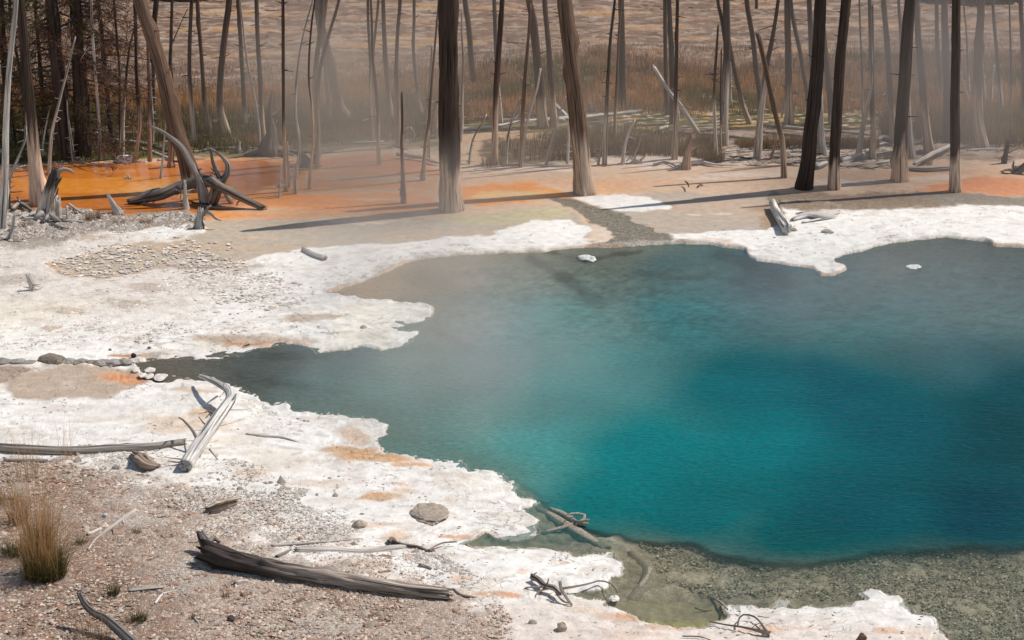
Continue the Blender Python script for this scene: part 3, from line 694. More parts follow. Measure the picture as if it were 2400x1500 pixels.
def lie(name, label, cat, pts, w, col=(0.45, 0.41, 0.37), lift=0.0, group=None, branches=(), rough=.14, jag=1.0, sides=None, n=None, colf=None, under=None, parent=None, cname='branch', knots=2):
    """pts: photo pixels of the axis; w: widths in photo px; lift: height of the axis above resting (scalar or list)"""
    _sd[0] += 1; sd = _sd[0]
    Rr = []; W = []
    for i, (px, py) in enumerate(pts):
        ww = w[i] if len(w) == len(pts) else np.interp(i / (len(pts) - 1), np.linspace(0, 1, len(w)), w)
        r = ww * mpp(py) / 2; l = lift[i] if isinstance(lift, (list, tuple)) else lift
        z = (r * 0.75 + l) if under is None else under
        W.append(gp(px, py, z)); Rr.append(r)
    wm = max(w); sides = sides or (16 if wm > 18 else 9 if wm > 8 else 6)
    c = tuple(col)
    def cf(wv, acc, L, ang):
        v = 1 + .25 * pn(ang * 1.6 + sd, acc * 2.0, 21); return (c[0] * v, c[1] * v, c[2] * v)
    mid = W[len(W) // 2]; loc = Vector((mid.x, mid.y, 0))
    if parent is not None: loc = parent.location.copy()
    mb = MB(); mb.tube(W, Rr, sides, n, rough, sd, colf=colf or cf, jag=Rr[-1] * 1.5 * jag, jag0=Rr[0] * 1.2 * jag, knots=knots)
    if parent is not None: return mb.build(cname, parent=parent, loc=loc)
    if not branches:
        o = mb.build(name, loc=loc, mat=WOOD if under is None else STONE)
    else:
        o = empty(name, loc); mb.build("stem", parent=o, loc=loc, mat=WOOD if under is None else STONE)
        for b in branches:
            bp, bw = b[0], b[1]; bl = b[2] if len(b) > 2 else (.04, .12)
            q = []
            for i, (x, y) in enumerate(bp):
                k = i / (len(bp) - 1); q.append(gp(x, y, bl[0] + (bl[1] - bl[0]) * k))
            m = mpp(bp[0][1]); bc = b[3] if len(b) > 3 else col
            bmb = MB(); bmb.tube(q, [x * m / 2 for x in bw], 8 if max(bw) > 6 else 6, 12, .12, sd + 77 + int(bp[0][0]), col=bc, jag=bw[-1] * m * .5)
            bmb.build("branch", parent=o, loc=loc, mat=WOOD if under is None else STONE)
    tag(o, label, cat, group); return o

def rock(name, label, cat, px, py, wpx, hpx, col, seed=0, group=None, flat=None, rot=0, z0=0.0, wy=None, sub=3):
    """px,py: centre of the foot; wpx width, hpx height in photo px"""
    import bmesh
    m = mpp(py); rx = wpx * m / 2; rz = hpx * m; ry = (wy or wpx * .75) * m / 2
    bm = bmesh.new(); bmesh.ops.create_icosphere(bm, subdivisions=sub, radius=1.0)
    rnd = random.Random(seed); planes = []
    for _ in range(9):
        d = Vector((rnd.gauss(0, 1), rnd.gauss(0, 1), rnd.gauss(0, .8))).normalized(); planes.append((d, rnd.uniform(.62, .92)))
    vs = []; cs = []
    for v in bm.verts:
        p = v.co.copy()
        for d, k in planes:
            e = p.dot(d) - k
            if e > 0: p -= d * e * .85
        nn = float(pn(p.x * 2.2 + seed, p.y * 2.2 + p.z * 2, 33)) * .14 + float(pn(p.x * 6 + seed, p.y * 6 + p.z * 5, 34)) * .06
        p *= 1 + nn; v.co = Vector((p.x * rx, p.y * ry, p.z * rz * .75 + rz * .2))
    fs = [[v.index for v in f.verts] for f in bm.faces]
    c = gp(px, py); c.z = z0
    V = np.array([v.co[:] for v in bm.verts]); bm.free()
    ca, sa = math.cos(rot), math.sin(rot); V = np.stack([V[:, 0] * ca - V[:, 1] * sa, V[:, 0] * sa + V[:, 1] * ca, V[:, 2]], 1)
    tone = 1 + .25 * noise(V[:, 0] * 20 + seed, V[:, 1] * 20 + V[:, 2] * 20, 35)
    o = link_mesh(name, V, fs, STONE, cols=np.array(col)[None] * tone[:, None], smooth=False); o.location = c
    tag(o, label, cat, group); return o

# ------------------------------------------------------------------ STANDING DEAD TREES
TG = "dead trees standing in the flats behind the pool"
TREES = [
 # label, points, widths, style, whitening px, branches
 ("pale slim dead trunk at the far left edge of the picture", [(4,535),(12,400),(14,300),(20,180),(30,80),(38,0)], (17,11), 'P', 420, ()),
 ("thick dark trunk with a split pale foot behind the curled stump on the left", [(92,478),(82,380),(69,250),(57,110),(48,0)], (36,17), 'D', 170, ()),
 ("short dark pole leaning left at the far left edge behind the pale slim trunk", [(28,335),(20,260),(8,180),(3,90),(6,0)], (9,7), 'B', 50, ()),
 ("dark pole leaning in the gap between the pale slim trunk and the thick split-footed trunk", [(62,300),(52,200),(44,150),(32,90),(22,0)], (9,6), 'K', 30, ()),
 ("crooked short stake with a forked tip at the left edge of the orange pond", [(20,487),(22,425),(33,393),(58,330),(60,300)], (8,5), 'P', 300, (([(30,394),(40,388),(47,396)],(5,4)),([(57,328),(40,334)],(3,2)))),
 ("thin leaning pole just right of the thick split-footed trunk, top bending right", [(115,405),(121,315),(136,250),(157,168),(176,90)], (8,4), 'P', 250, ()),
 ("thinnest leaning stick standing close behind the thick split-footed trunk", [(99,368),(102,330),(112,275),(122,235)], (5,3), 'P', 250, ()),
 ("short thin stick in front of the dark conifer trunk", [(172,378),(167,330),(161,286),(157,236)], (7,3), 'P', 250, ()),
 ("pale pole right of the conifers with a thin hooked twig halfway up", [(233,376),(233,300),(229,250),(222,150),(217,80),(214,0)], (8,6), 'P', 400, (([(217,108),(205,115),(196,128),(189,142)],(3,1)),)),
 ("slim pole curving up to a thin tip beside the dark conifer twigs", [(287,372),(290,270),(298,158),(306,100),(320,55)], (8,3), 'G', 130, ()),
 ("dark slim pole touching the slim curved pole on its left side", [(282,368),(281,280),(280,167),(275,100),(267,0)], (6,5), 'D', 60, ()),
 ("straight dark pole left of the big leaning trunk", [(316,378),(328,300),(325,250),(320,180),(318,80),(316,0)], (8,8), 'D', 110, ()),
 ("reddish pole standing on the pond edge just left of the big leaning trunk", [(351,377),(351,300),(350,220),(348,150),(345,60)], (9,6), 'R', 120, ()),
 ("thin white stick beside the reddish pole with a bent top", [(358,340),(359,290),(355,220),(352,150)], (5,3), 'P', 250, ()),
 ("dark trunk rising behind the top of the big leaning trunk", [(357,305),(357,180),(359,90),(366,0)], (12,12), 'K', 40, ()),
 ("small broken stake standing alone in the orange pond", [(377,416),(381,370),(385,330),(390,280)], (6,3), 'P', 300, ()),
 ("massive dead trunk leaning strongly left out of the orange pond", [(452,445),(434,370),(412,300),(395,230),(376,150),(352,75),(328,0)], (40,29), 'T', 30, (([(452,377),(430,379),(405,378)],(7,5)),)),
 ("short thick reddish broken stump with woodpecker holes in the orange pond", [(401,389),(401,365),(403,334)], (15,13), 'R', 60, ()),
 ("brown knobbly pole right above the big leaning trunk with a long thin side branch", [(405,320),(402,190),(399,150),(401,90),(403,0)], (10,7), 'B', 30, (([(402,105),(415,75),(428,45),(440,20)],(3,2)),)),
 ("dark pole with a bright bent foot and a root reaching right", [(456,343),(452,300),(449,250),(444,180),(445,90),(449,0)], (13,8), 'G', 130, (([(458,338),(465,348),(474,359)],(6,2)),)),
 ("dark trunk leaning left beside the pole with the root foot", [(494,320),(487,285),(479,235),(474,160),(468,80),(462,0)], (11,9), 'B', 80, ()),
 ("stout grey trunk leaning right above the brown grass", [(534,320),(522,275),(515,240),(518,170),(526,90),(537,0)], (16,14), 'B', 60, ()),
 ("slim straight dark trunk in the haze right of the stout leaning one", [(574,290),(571,230),(568,170),(563,80),(557,0)], (10,9), 'B', 40, ()),
 ("thin wavy pole with a reddish foot bowing right", [(609,346),(606,290),(596,225),(582,160),(572,80),(563,0)], (7,4), 'P', 120, ()),
 ("grey hazy trunk left of the gnarled root spire", [(620,335),(614,290),(610,190),(605,110),(601,0)], (13,9), 'B', 90, ()),
 ("tall straight thin trunk standing at the steamy end of the orange pond", [(669,447),(667,360),(665,290),(664,180),(663,0)], (9,7), 'B', 190, ()),
 ("short thin stake in the steam left of the tall straight thin trunk", [(655,461),(657,425),(659,390)], (5,3), 'P', 200, ()),
 ("short leaning stake in the steam right of the tall straight thin trunk", [(678,437),(676,395),(673,335)], (6,4), 'P', 300, ()),
 ("zigzag thin pole in the steam with its lower part leaning right", [(691,452),(694,405),(703,352),(699,310),(692,250),(700,140),(717,56),(733,0)], (8,3), 'P', 200, ()),
 ("slender pole in the steam nearest the dark crossed trunks", [(725,441),(728,390),(734,335),(731,250),(724,190),(725,125),(730,60),(738,0)], (7,4), 'B', 210, ()),
 ("thick dark trunk of the crossed pair, leaning left", [(810,275),(793,240),(779,180),(766,120),(752,60),(745,0)], (24,20), 'B', 40, ()),
 ("slim trunk crossing in front of the thick dark leaning trunk", [(744,392),(746,330),(744,250),(749,170),(760,120),(777,60),(794,0)], (10,7), 'B', 160, ()),
 ("pale-footed trunk in the steam under the crossed trunks", [(742,380),(737,310),(737,220),(742,140),(750,80),(754,0)], (14,10), 'B', 200, ()),
 ("faint dark trunk in the haze behind the crossed trunks", [(773,285),(768,220),(762,150),(757,80),(764,0)], (9,9), 'B', 30, ()),
 ("leftmost of three slim poles rising together left of the big dark trunk", [(878,334),(873,300),(868,208),(868,150),(864,75),(862,0)], (8,6), 'B', 140, ()),
 ("wavy knotted pole in the middle of the three slim poles, foot on the orange flat", [(888,383),(886,300),(884,250),(879,190),(873,125),(872,60),(869,0)], (9,5), 'B', 120, ()),
 ("rightmost and outward leaning of the three slim poles, with a white foot", [(877,282),(876,215),(874,140),(880,70),(887,0)], (7,6), 'B', 90, ()),
 ("straight dark pole standing just right of the three slim poles", [(916,278),(911,225),(905,170),(901,80),(898,0)], (12,9), 'B', 60, ()),
 ("straight brown pole with a split foot behind the rough thin stake", [(934,342),(934,280),(931,230),(929,160),(932,70),(938,0)], (11,8), 'B', 110, ()),
 ("rough peeling stake broken at mid height, nearest left of the big dark trunk", [(946,474),(944,400),(942,340),(943,285),(942,222)], (12,5), 'R', 160, ()),
 ("bluish grey pole with a short side twig in the brown grass", [(989,268),(981,228),(973,170),(969,110),(970,60),(971,0)], (8,7), 'G', 50, (([(973,42),(982,35)],(3,2)),)),
 ("knotty leaning pole ending close to the top left of the big dark trunk", [(991,421),(998,330),(1005,290),(1008,240),(1014,170),(1021,85),(1028,0)], (9,4), 'R', 140, ()),
 ("pale forked pole behind the knotty leaning pole", [(1004,368),(1005,330),(1003,280),(1008,200),(1013,112)], (8,6), 'P', 200, ()),
 ("short thick dead stump half hidden left of the big dark trunk", [(1022,322),(1022,290),(1023,255)], (18,10), 'B', 80, ()),
 ("biggest straight dark trunk with a pale steaming foot near the middle", [(1058,490),(1056,420),(1053,330),(1051,200),(1050,100),(1050,0)], (49,44), 'D', 115, ()),
 ("thin knobbly pole just right of the biggest straight dark trunk", [(1080,332),(1083,285),(1083,220),(1086,150),(1083,90),(1082,22)], (8,4), 'P', 100, ()),
 ("dark bent trunk ending in the brown grass right of the biggest trunk", [(1114,210),(1108,170),(1104,130),(1098,60),(1090,0)], (14,12), 'B', 5, ()),
 ("thick two-toned trunk growing together with a second slimmer one", [(1158,384),(1160,300),(1162,230),(1165,170),(1171,90),(1177,0)], (16,11), 'B', 150, ()),
 ("slimmer dark trunk crossing behind the thick two-toned trunk, white at the foot", [(1174,290),(1170,230),(1165,180),(1162,110),(1158,0)], (9,9), 'G', 90, ()),
 ("short crooked white stake in front of the long white fallen log", [(1100,384),(1104,345),(1113,317),(1126,296),(1138,272)], (5,4), 'P', 300, ()),
 ("broad dark trunk with a wide grey foot behind the leaning stakes", [(1273,297),(1269,250),(1262,170),(1255,100),(1248,40),(1240,0)], (24,16), 'B', 70, ()),
 ("slim reddish pole crossing the broad dark trunk near the top", [(1221,389),(1225,290),(1229,200),(1237,110),(1243,15)], (11,6), 'R', 120, ()),
 ("leaning crooked stake left of the slim reddish pole", [(1186,387),(1190,325),(1202,275),(1216,245),(1230,222)], (6,5), 'P', 250, ()),
 ("pale leaning stake with a forked top just right of the slim reddish pole", [(1223,390),(1227,345),(1234,292),(1246,250),(1259,208),(1266,165)], (7,5), 'P', 300, ()),
 ("straight dark trunk left of the big tan leaning trunk", [(1299,300),(1296,250),(1292,190),(1286,105),(1276,0)], (17,11), 'B', 80, ()),
 ("big tan leaning trunk with a thick pale foot on the white crust", [(1371,451),(1364,380),(1357,320),(1350,240),(1343,180),(1333,100),(1324,0)], (44,34), 'T', 130, ()),
 ("crooked thin stake leaning right beside the big tan leaning trunk", [(1281,388),(1285,360),(1297,320),(1308,277),(1325,228)], (7,3), 'P', 160, ()),
 ("short straight stick almost hidden by the big tan leaning trunk", [(1330,385),(1332,345),(1333,290)], (7,5), 'P', 200, ()),
 ("wavy grey pole first to the right of the big tan trunk", [(1417,384),(1419,310),(1421,270),(1425,190),(1431,90),(1441,0)], (11,6), 'G', 130, ()),
 ("very short thin stick leaning beside the wavy grey pole", [(1402,385),(1407,352),(1412,320)], (5,3), 'P', 200, ()),
 ("thick very dark trunk standing in brown grass", [(1457,256),(1458,190),(1458,120),(1456,0)], (17,14), 'K', 10, ()),
 ("thin reddish pole in front of the thick very dark trunk", [(1441,330),(1442,270),(1446,180),(1450,80),(1456,0)], (8,5), 'R', 90, ()),
 ("crooked stake with a hooked top standing in sedge", [(1459,383),(1464,345),(1472,315),(1485,286)], (8,6), 'P', 200, (([(1484,286),(1472,285),(1458,290)],(4,2)),)),
 ("dark slim trunk, left one of the close group of three", [(1566,270),(1561,215),(1559,105),(1559,0)], (10,9), 'K', 70, ()),
 ("dark middle trunk of the close group of three", [(1577,290),(1576,200),(1573,105),(1568,0)], (14,11), 'K', 15, ()),
 ("long brown pole, right and nearest of the close group of three", [(1581,373),(1582,300),(1584,210),(1586,105),(1588,0)], (12,7), 'B', 140, ()),
 ("thin white-footed stick close behind the long brown pole", [(1590,283),(1587,240),(1586,190)], (5,4), 'P', 100, ()),
 ("pale splintered pole leaning left and broken at the top", [(1636,315),(1628,298),(1597,250),(1578,228),(1555,195),(1534,160)], (11,9), 'P', 300, ()),
 ("short hollow reddish stump bent right at the edge of the flat", [(1608,394),(1611,362),(1622,325)], (19,12), 'R', 70, (([(1617,352),(1626,347),(1635,342)],(3,2)),)),
 ("slim pole broken off below the top, left of the Y-shaped trunk", [(1679,373),(1676,310),(1674,250),(1675,180),(1679,125),(1683,63)], (9,5), 'G', 130, ()),
 ("very thin dark stick touching the Y-shaped trunk", [(1690,352),(1689,290),(1689,200),(1691,117)], (5,3), 'D', 60, ()),
 ("Y-shaped trunk with a dark left arm", [(1699,342),(1698,290),(1700,210),(1703,140),(1704,80),(1703,0)], (18,16), 'G', 150, (([(1699,95),(1694,60),(1687,25),(1682,0),(1678,-60)],(10,8)),([(1682,15),(1690,28),(1701,36)],(2,1)))),
 ("pole leaning left that springs from behind the Y-shaped trunk", [(1757,290),(1742,248),(1726,185),(1716,135),(1708,92)], (12,8), 'B', 70, ()),
 ("pale short pole right behind the Y-shaped trunk", [(1713,252),(1711,205),(1711,155),(1708,110)], (8,6), 'P', 200, ()),
 ("long dark trunk leaning left behind the pole with many twigs", [(1786,265),(1780,215),(1772,165),(1764,85),(1750,0)], (12,11), 'K', 20, ()),
 ("leaning pale pole with many short twigs on its right side", [(1776,370),(1781,290),(1789,220),(1798,150),(1811,85),(1824,0)], (17,8), 'G', 220, (([(1800,152),(1806,150)],(3,2)),([(1812,60),(1795,65),(1775,73)],(3,1)),([(1798,178),(1812,181)],(3,1)),([(1792,255),(1802,258)],(3,1)),([(1796,180),(1790,168)],(3,1)))),
 ("brown broken pole crossing the twiggy pole, with a flat cut top", [(1838,414),(1834,340),(1828,308),(1810,235),(1794,155),(1778,88)], (14,10), 'T', 110, ()),
 ("straight dark trunk with a pale grey foot and a horizontal stick across it", [(1850,290),(1849,225),(1847,125),(1845,0)], (19,14), 'B', 70, (([(1840,219),(1855,220),(1868,217)],(5,4)),)),
 ("thin white stick leaning at the foot of the straight pale-footed trunk", [(1831,276),(1835,250),(1838,222)], (4,3), 'P', 300, ()),
 ("curved grey trunk leaning left before the first very big dark trunk", [(1898,290),(1893,230),(1886,185),(1876,125),(1862,60),(1853,0)], (12,9), 'G', 40, ()),
 ("dark trunk half hidden by the first very big dark trunk", [(1908,270),(1905,190),(1901,105),(1897,0)], (12,11), 'K', 30, ()),
 ("very big dark trunk, blackened down to its flared foot", [(1884,440),(1893,385),(1900,310),(1907,260),(1913,190),(1919,100),(1923,0)], (36,26), 'K', 1, (([(1930,45),(1935,30)],(4,2)),)),
 ("hazy dark trunk between the two very big dark trunks, leaning left", [(1950,290),(1946,235),(1940,175),(1932,95),(1926,0)], (15,12), 'B', 10, ()),
 ("pale swollen trunk foot right behind the blackened big trunk", [(1930,364),(1925,320),(1923,250),(1920,170)], (18,10), 'P', 300, ()),
 ("very big dark trunk with a reddish bare foot, right of the blackened one", [(1955,441),(1956,370),(1959,300),(1964,230),(1969,160),(1975,85),(1983,0)], (26,22), 'D', 55, (([(1990,38),(1997,28)],(4,2)),)),
 ("very thin straight pole in haze right of the reddish-footed big trunk", [(2023,300),(2022,230),(2020,150),(2017,90),(2014,0)], (5,4), 'B', 100, ()),
 ("pale pole bending right behind the hazy brown one", [(2011,368),(2022,300),(2031,258),(2041,205),(2041,150),(2040,80),(2038,0)], (12,8), 'G', 220, ()),
 ("hazy trunk widening to a grey foot, right next to the pole bending right", [(2044,370),(2047,300),(2044,240),(2044,130),(2044,15)], (16,6), 'B', 90, ()),
 ("grey trunk in haze left of the third very big trunk", [(2093,333),(2091,270),(2085,190),(2079,95),(2071,0)], (15,13), 'B', 110, ()),
 ("slim dark trunk whose foot is hidden by the third very big trunk", [(2122,280),(2115,200),(2111,80),(2106,0)], (9,7), 'K', 30, ()),
 ("third very big trunk, dark above and pale grey at its foot", [(2108,422),(2110,350),(2114,280),(2119,206),(2123,130),(2128,56),(2134,0)], (33,25), 'D', 85, ()),
 ("hazy trunk with a broad pale foot right of the third very big trunk", [(2178,358),(2173,320),(2167,260),(2161,180),(2153,95),(2148,0)], (23,13), 'B', 120, ()),
 ("pale trunk with a root reaching right behind the third very big trunk", [(2136,369),(2133,330),(2130,270),(2128,200)], (19,9), 'P', 300, (([(2138,352),(2144,363),(2151,371)],(6,3)),)),
 ("slim hazy trunk left of the twin grey trunks", [(2209,242),(2204,175),(2197,112),(2195,0)], (11,9), 'B', 60, ()),
 ("wide hazy grey trunk, left one of the twin trunks", [(2222,332),(2220,250),(2217,130),(2213,0)], (18,16), 'K', 20, ()),
 ("fourth very big trunk, nearest of the right side, standing on the flat", [(2238,447),(2238,370),(2238,270),(2240,130),(2241,0)], (25,20), 'D', 75, ()),
 ("thin leaning stick in haze right of the fourth very big trunk", [(2273,250),(2259,197),(2245,153)], (5,3), 'P', 200, ()),
 ("very thin pole standing above the thin leaning stick", [(2272,230),(2268,150),(2265,75),(2258,0)], (5,4), 'B', 60, ()),
 ("S-curved hazy trunk with a bright flaring foot", [(2303,343),(2294,290),(2290,230),(2291,160),(2295,90),(2299,40),(2300,0)], (26,16), 'B', 130, ()),
 ("short pale stick just right behind the S-curved trunk", [(2308,232),(2306,195),(2304,155)], (6,4), 'P', 200, ()),
 ("short twiggy stake between the S-curved trunk and the last bent pole", [(2322,241),(2325,195),(2330,155)], (7,4), 'P', 200, ()),
 ("last bent pole near the right edge, bowing right", [(2347,252),(2342,190),(2337,131),(2332,75),(2327,0)], (10,7), 'G', 60, ()),
 ("faint thin pole in haze close to the right edge", [(2371,245),(2369,130),(2366,0)], (5,4), 'B', 40, ()),
 ("grey trunk cut by the right edge of the picture", [(2403,300),(2400,200),(2397,100),(2392,0)], (13,10), 'B', 40, ()),
 ("short dark broken stake on a root mound at the right", [(2353,381),(2357,360),(2363,336)], (11,9), 'K', 5, ()),
 ("short reddish stake leaning right in front of the mud flat sticks", [(1806,374),(1815,345),(1821,312)], (7,4), 'R', 100, ()),
 ("distant dark pole end high on the far gravel slope", [(1773,19),(1773,-30),(1772,-70)], (6,5), 'K', 2, ()),
 ("tiny dark stake in the middle of the orange pond", [(302,418),(300,411)], (4,3), 'P', 90, ()),
 ("little round stub at the far side of the orange pond", [(197,382),(196,370)], (4,3), 'P', 90, ()),
]
for lab, pts, w, stl, whp, br in TREES:
    short = abs(pts[0][1] - pts[-1][1]) < 130 and pts[-1][1] > 3
    cat = "stake" if short else "dead tree"
    nm = "wooden_stake" if short else "dead_tree"
    if 'stump' in lab: nm, cat = "tree_stump", "stump"
    stand(nm, lab, cat, pts, w, stl, whp * mpp(pts[0][1]), TG if nm == "dead_tree" else ("broken stakes and stumps around the flats"), br)

# small stakes on the left bank
SG = "broken stakes and stumps around the flats"
stand("wooden_stake", "tapering grey stake at the left edge of the white bank", "stake", [(24,560),(30,530),(35,503)], (13,5), 'P', 2, SG)
stand("wooden_stake", "small lone stub standing in the white crust at the left", "stake", [(76,682),(74,668),(68,653)], (14,11), 'P', 2, SG, flare=1.1)
stand("wooden_stake", "leaning hollow stub at the near edge of the orange pond", "stake", [(276,500),(266,482),(256,463)], (16,8), 'P', 2, SG, flare=1.6)
stand("wooden_stake", "short bent stub standing before the thick arched log", "stake", [(436,487),(434,460),(433,428)], (13,6), 'P', 2, SG, flare=1.3)
stand("wooden_stake", "block-like broken stub right of the curled stump", "stake", [(138,512),(138,495),(136,476)], (15,13), 'G', 1, SG, flare=1.1)
stand("wooden_stake", "thin white stub right of the block-like stub", "stake", [(157,520),(158,505),(157,488)], (7,6), 'P', 2, SG, flare=1.1)
stand("wooden_stake", "small white pointed stub behind the thin pale fallen pole", "stake", [(560,357),(560,346),(562,336)], (16,4), 'G', 1, SG)

# curled stump
B0 = gp(112, 505)
cs = empty("curled_stump", B0)
mb = MB(); q = [up_at(x, y, B0.y) for x, y in [(112,512),(114,480),(119,448),(126,418),(130,400)]]; q[0].z = -.05
m0 = mpp(505); mb.tube(q, [24*m0, 18*m0, 12*m0, 10*m0, 8*m0], 24, 40, .36, 901, colf=tcol('G', .35, 901), jag=.05, knots=5); mb.build("trunk", parent=cs, loc=B0)
mb = MB(); mb.tube([up_at(x, y, B0.y) for x, y in [(132,418),(138,402),(150,396),(163,398),(174,406)]], [7*m0, 5.5*m0, 4.5*m0, 4*m0, 1.5*m0], 12, 26, .34, 902, col=(.30,.27,.25)); mb.build("branch", parent=cs, loc=B0)
mb = MB(); mb.tube([up_at(x, y, B0.y - .05) for x, y in [(132,430),(139,422),(146,415)]], [5*m0, 4*m0, 1*m0], 8, 8, .16, 903, col=(.12,.10,.09)); mb.build("branch", parent=cs, loc=B0)
mb = MB(); mb.tube([up_at(x, y, B0.y - .05) for x, y in [(129,465),(133,455),(137,441)]], [3*m0, 2.4*m0, 1*m0], 7, 8, .16, 904, col=(.10,.08,.07)); mb.build("branch", parent=cs, loc=B0)
for i, (a, b_) in enumerate([((98,500),(75,518)),((120,505),(150,522)),((110,508),(100,524)),((104,497),(84,500))]):
    mb = MB(); mb.tube([gp(*a, .08), gp((a[0]+b_[0])/2, (a[1]+b_[1])/2, .05), gp(*b_, -.01)], [8*m0, 5*m0, 2*m0], 9, 10, .2, 905+i, col=(.42,.38,.35)); mb.build("root", parent=cs, loc=B0)
tag(cs, "dark gnarled stump with a curled arm on top at the left pond edge", "stump")

# ------------------------------------------------------------------ FALLEN WOOD
GR = (.46,.43,.40); DK = (.12,.095,.08); BR = (.24,.18,.14); WH = (.62,.58,.54); MID = (.33,.29,.26)
LG = "fallen logs and branches"
fg = lie("fallen_log", "pale curved log with many twigs and a sawn end pointing at the viewer", "log",
    [(435,1092),(470,1036),(505,985),(527,955),(541,932),(532,912),(510,898),(488,888),(468,880)], [32,31,29,26,22,18,15,12,6], col=(.60,.57,.54),
    lift=[.015,.05,.10,.14,.17,.18,.17,.14,.08], group=LG, rough=.07, jag=0.05, sides=24, n=60, knots=4, branches=[
    ([(463,1032),(452,1010),(430,985),(420,979)],(8,7,5,3),(.12,.30),(.28,.25,.23)), ([(492,1003),(478,992),(466,977)],(5,4,2),(.10,.22)), ([(512,976),(498,968),(483,960)],(5,4,2),(.12,.2)),
    ([(511,927),(495,938),(478,950)],(5,4,2),(.16,.08)), ([(540,950),(547,935),(553,924)],(6,5,4),(.16,.28)), ([(540,960),(565,960),(589,957)],(3,2,1),(.16,.1)),
    ([(437,1064),(434,1048),(432,1030)],(5,4,3),(.08,.2),MID), ([(425,1076),(405,1074),(387,1071)],(4,3,2),(.05,.1),MID), ([(490,1052),(500,1064),(510,1077)],(4,3,3),(.1,.0)),
    ([(430,1082),(412,1083),(393,1081)],(5,4,2),(.03,.04),MID), ([(480,885),(478,878),(474,873)],(3,2,1),(.12,.2)), ([(520,912),(524,905),(525,898)],(4,3,2),(.18,.28)), ([(515,930),(525,918),(532,905)],(3,2,1),(.2,.2))])
lie("fallen_log", "long weathered log lying along the edge of the brown soil at the left", "log", [(-30,1046),(60,1052),(170,1056),(270,1050),(350,1046),(428,1036)], [22,22,20,18,17,15], col=(.36,.32,.28), group=LG, rough=.13, n=50)
lie("fallen_log", "thin broken pale pole lying below the long weathered log", "log", [(12,1076),(60,1078),(110,1080)], [9,9,7], col=GR, group=LG)
big = lie("fallen_log", "big dark log with a charred knobby root end in the foreground", "log",
    [(494,1296),(520,1305),(570,1319),(640,1333),(740,1350),(850,1368),(950,1382),(1033,1391)], [44,46,40,40,37,35,33,31], lift=[.05,.03,.02,.01,.0,.0,.0,.0],
    group=LG, rough=.24, sides=28, n=90, knots=9, jag=1.6, colf=lambda w, acc, L, ang: tuple((np.array((.06,.045,.04)) * (1 - sstep(.3, 1.2, acc)) + np.array((.40,.325,.27)) * sstep(.3, 1.2, acc) * (1 + .25 * math.sin(ang * 3 + acc))) * (1 + .5 * pn(ang * 2, acc * 3, 5))),
    branches=[([(505,1300),(500,1318),(503,1334)],(20,16,8),(.08,.0),(.08,.06,.05)), ([(500,1290),(484,1276),(474,1260),(469,1249)],(38,30,22,16),(.06,.16),(.16,.13,.12)), ([(486,1272),(500,1262),(514,1270)],(14,12,6),(.14,.13),(.22,.19,.17)), ([(490,1282),(508,1276),(525,1284)],(12,10,5),(.14,.12),(.10,.08,.07)), ([(560,1318),(585,1308),(605,1316)],(10,8,3),(.08,.09),(.3,.25,.2)), ([(640,1345),(655,1356),(668,1354)],(8,6,3),(.02,.0),(.3,.25,.2)), ([(1020,1380),(1036,1382),(1044,1378)],(10,8,2),(.06,.06),(.25,.2,.17)), ([(1010,1398),(1038,1400),(1052,1396)],(12,8,2),(.01,.01),(.2,.16,.13))])
lie("bent_branch", "dark smooth branch rising at the lower left corner", "branch", [(340,1540),(300,1497),(250,1452),(222,1438),(200,1418),(186,1392)], [30,26,20,18,15,11], lift=[0,.03,.10,.13,.17,.24], col=(.17,.155,.15), rough=.07, n=40, knots=1)
lie("fallen_branch", "thin grey stick lying diagonally right of the big grass tuft", "stick", [(206,1288),(226,1262),(270,1229),(316,1196)], [4,7,9,9], col=(.52,.47,.42), group="loose sticks on the foreground soil", branches=[([(264,1237),(266,1252),(262,1262)],(3,2,1),(.02,.0)),([(288,1218),(291,1228),(288,1234)],(3,2,1),(.03,.0))])
lie("fallen_branch", "short pale stick next to the thin diagonal stick", "stick", [(206,1253),(236,1239)], [9,7], col=WH, group="loose sticks on the foreground soil")
lie("fallen_branch", "short straight grey stick lying left of the tiny white twig", "stick", [(302,1384),(340,1380),(379,1376)], [8,10,9], col=(.48,.45,.42), group="loose sticks on the foreground soil")
lie("fallen_branch", "small white forked twig below the short straight grey stick", "stick", [(364,1414),(378,1395),(394,1388),(415,1384)], [6,5,4,3], col=WH, group="loose sticks on the foreground soil", branches=[([(384,1392),(376,1386),(370,1386)],(4,3,2),(.01,.02))])
lie("fallen_branch", "curved thin twig lying near the bottom edge", "stick", [(452,1446),(465,1460),(468,1472),(458,1488)], [5,5,4,3], col=GR, group="loose sticks on the foreground soil")
lie("fallen_branch", "long thin straw-like twig below the big dark log", "stick", [(570,1416),(610,1412),(640,1401)], [3,3,2], col=(.6,.5,.4), group="loose sticks on the foreground soil")
lie("driftwood_piece", "pale wood splinter lying on the soil under the big dark log", "driftwood", [(552,1366),(575,1363),(598,1370)], [11,10,4], col=(.56,.50,.45))
lie("fallen_log", "flat pale log half buried in the crust behind the big dark log", "log", [(700,1295),(780,1293),(850,1297),(905,1291),(968,1284)], [24,26,24,24,20], lift=-.045, col=(.56,.50,.45), group=LG, rough=.18, n=40)
lie("fallen_branch", "thin grey pole lying just above the half buried log", "stick", [(638,1280),(720,1274),(790,1268),(850,1262)], [7,7,5,3], col=(.42,.37,.34))
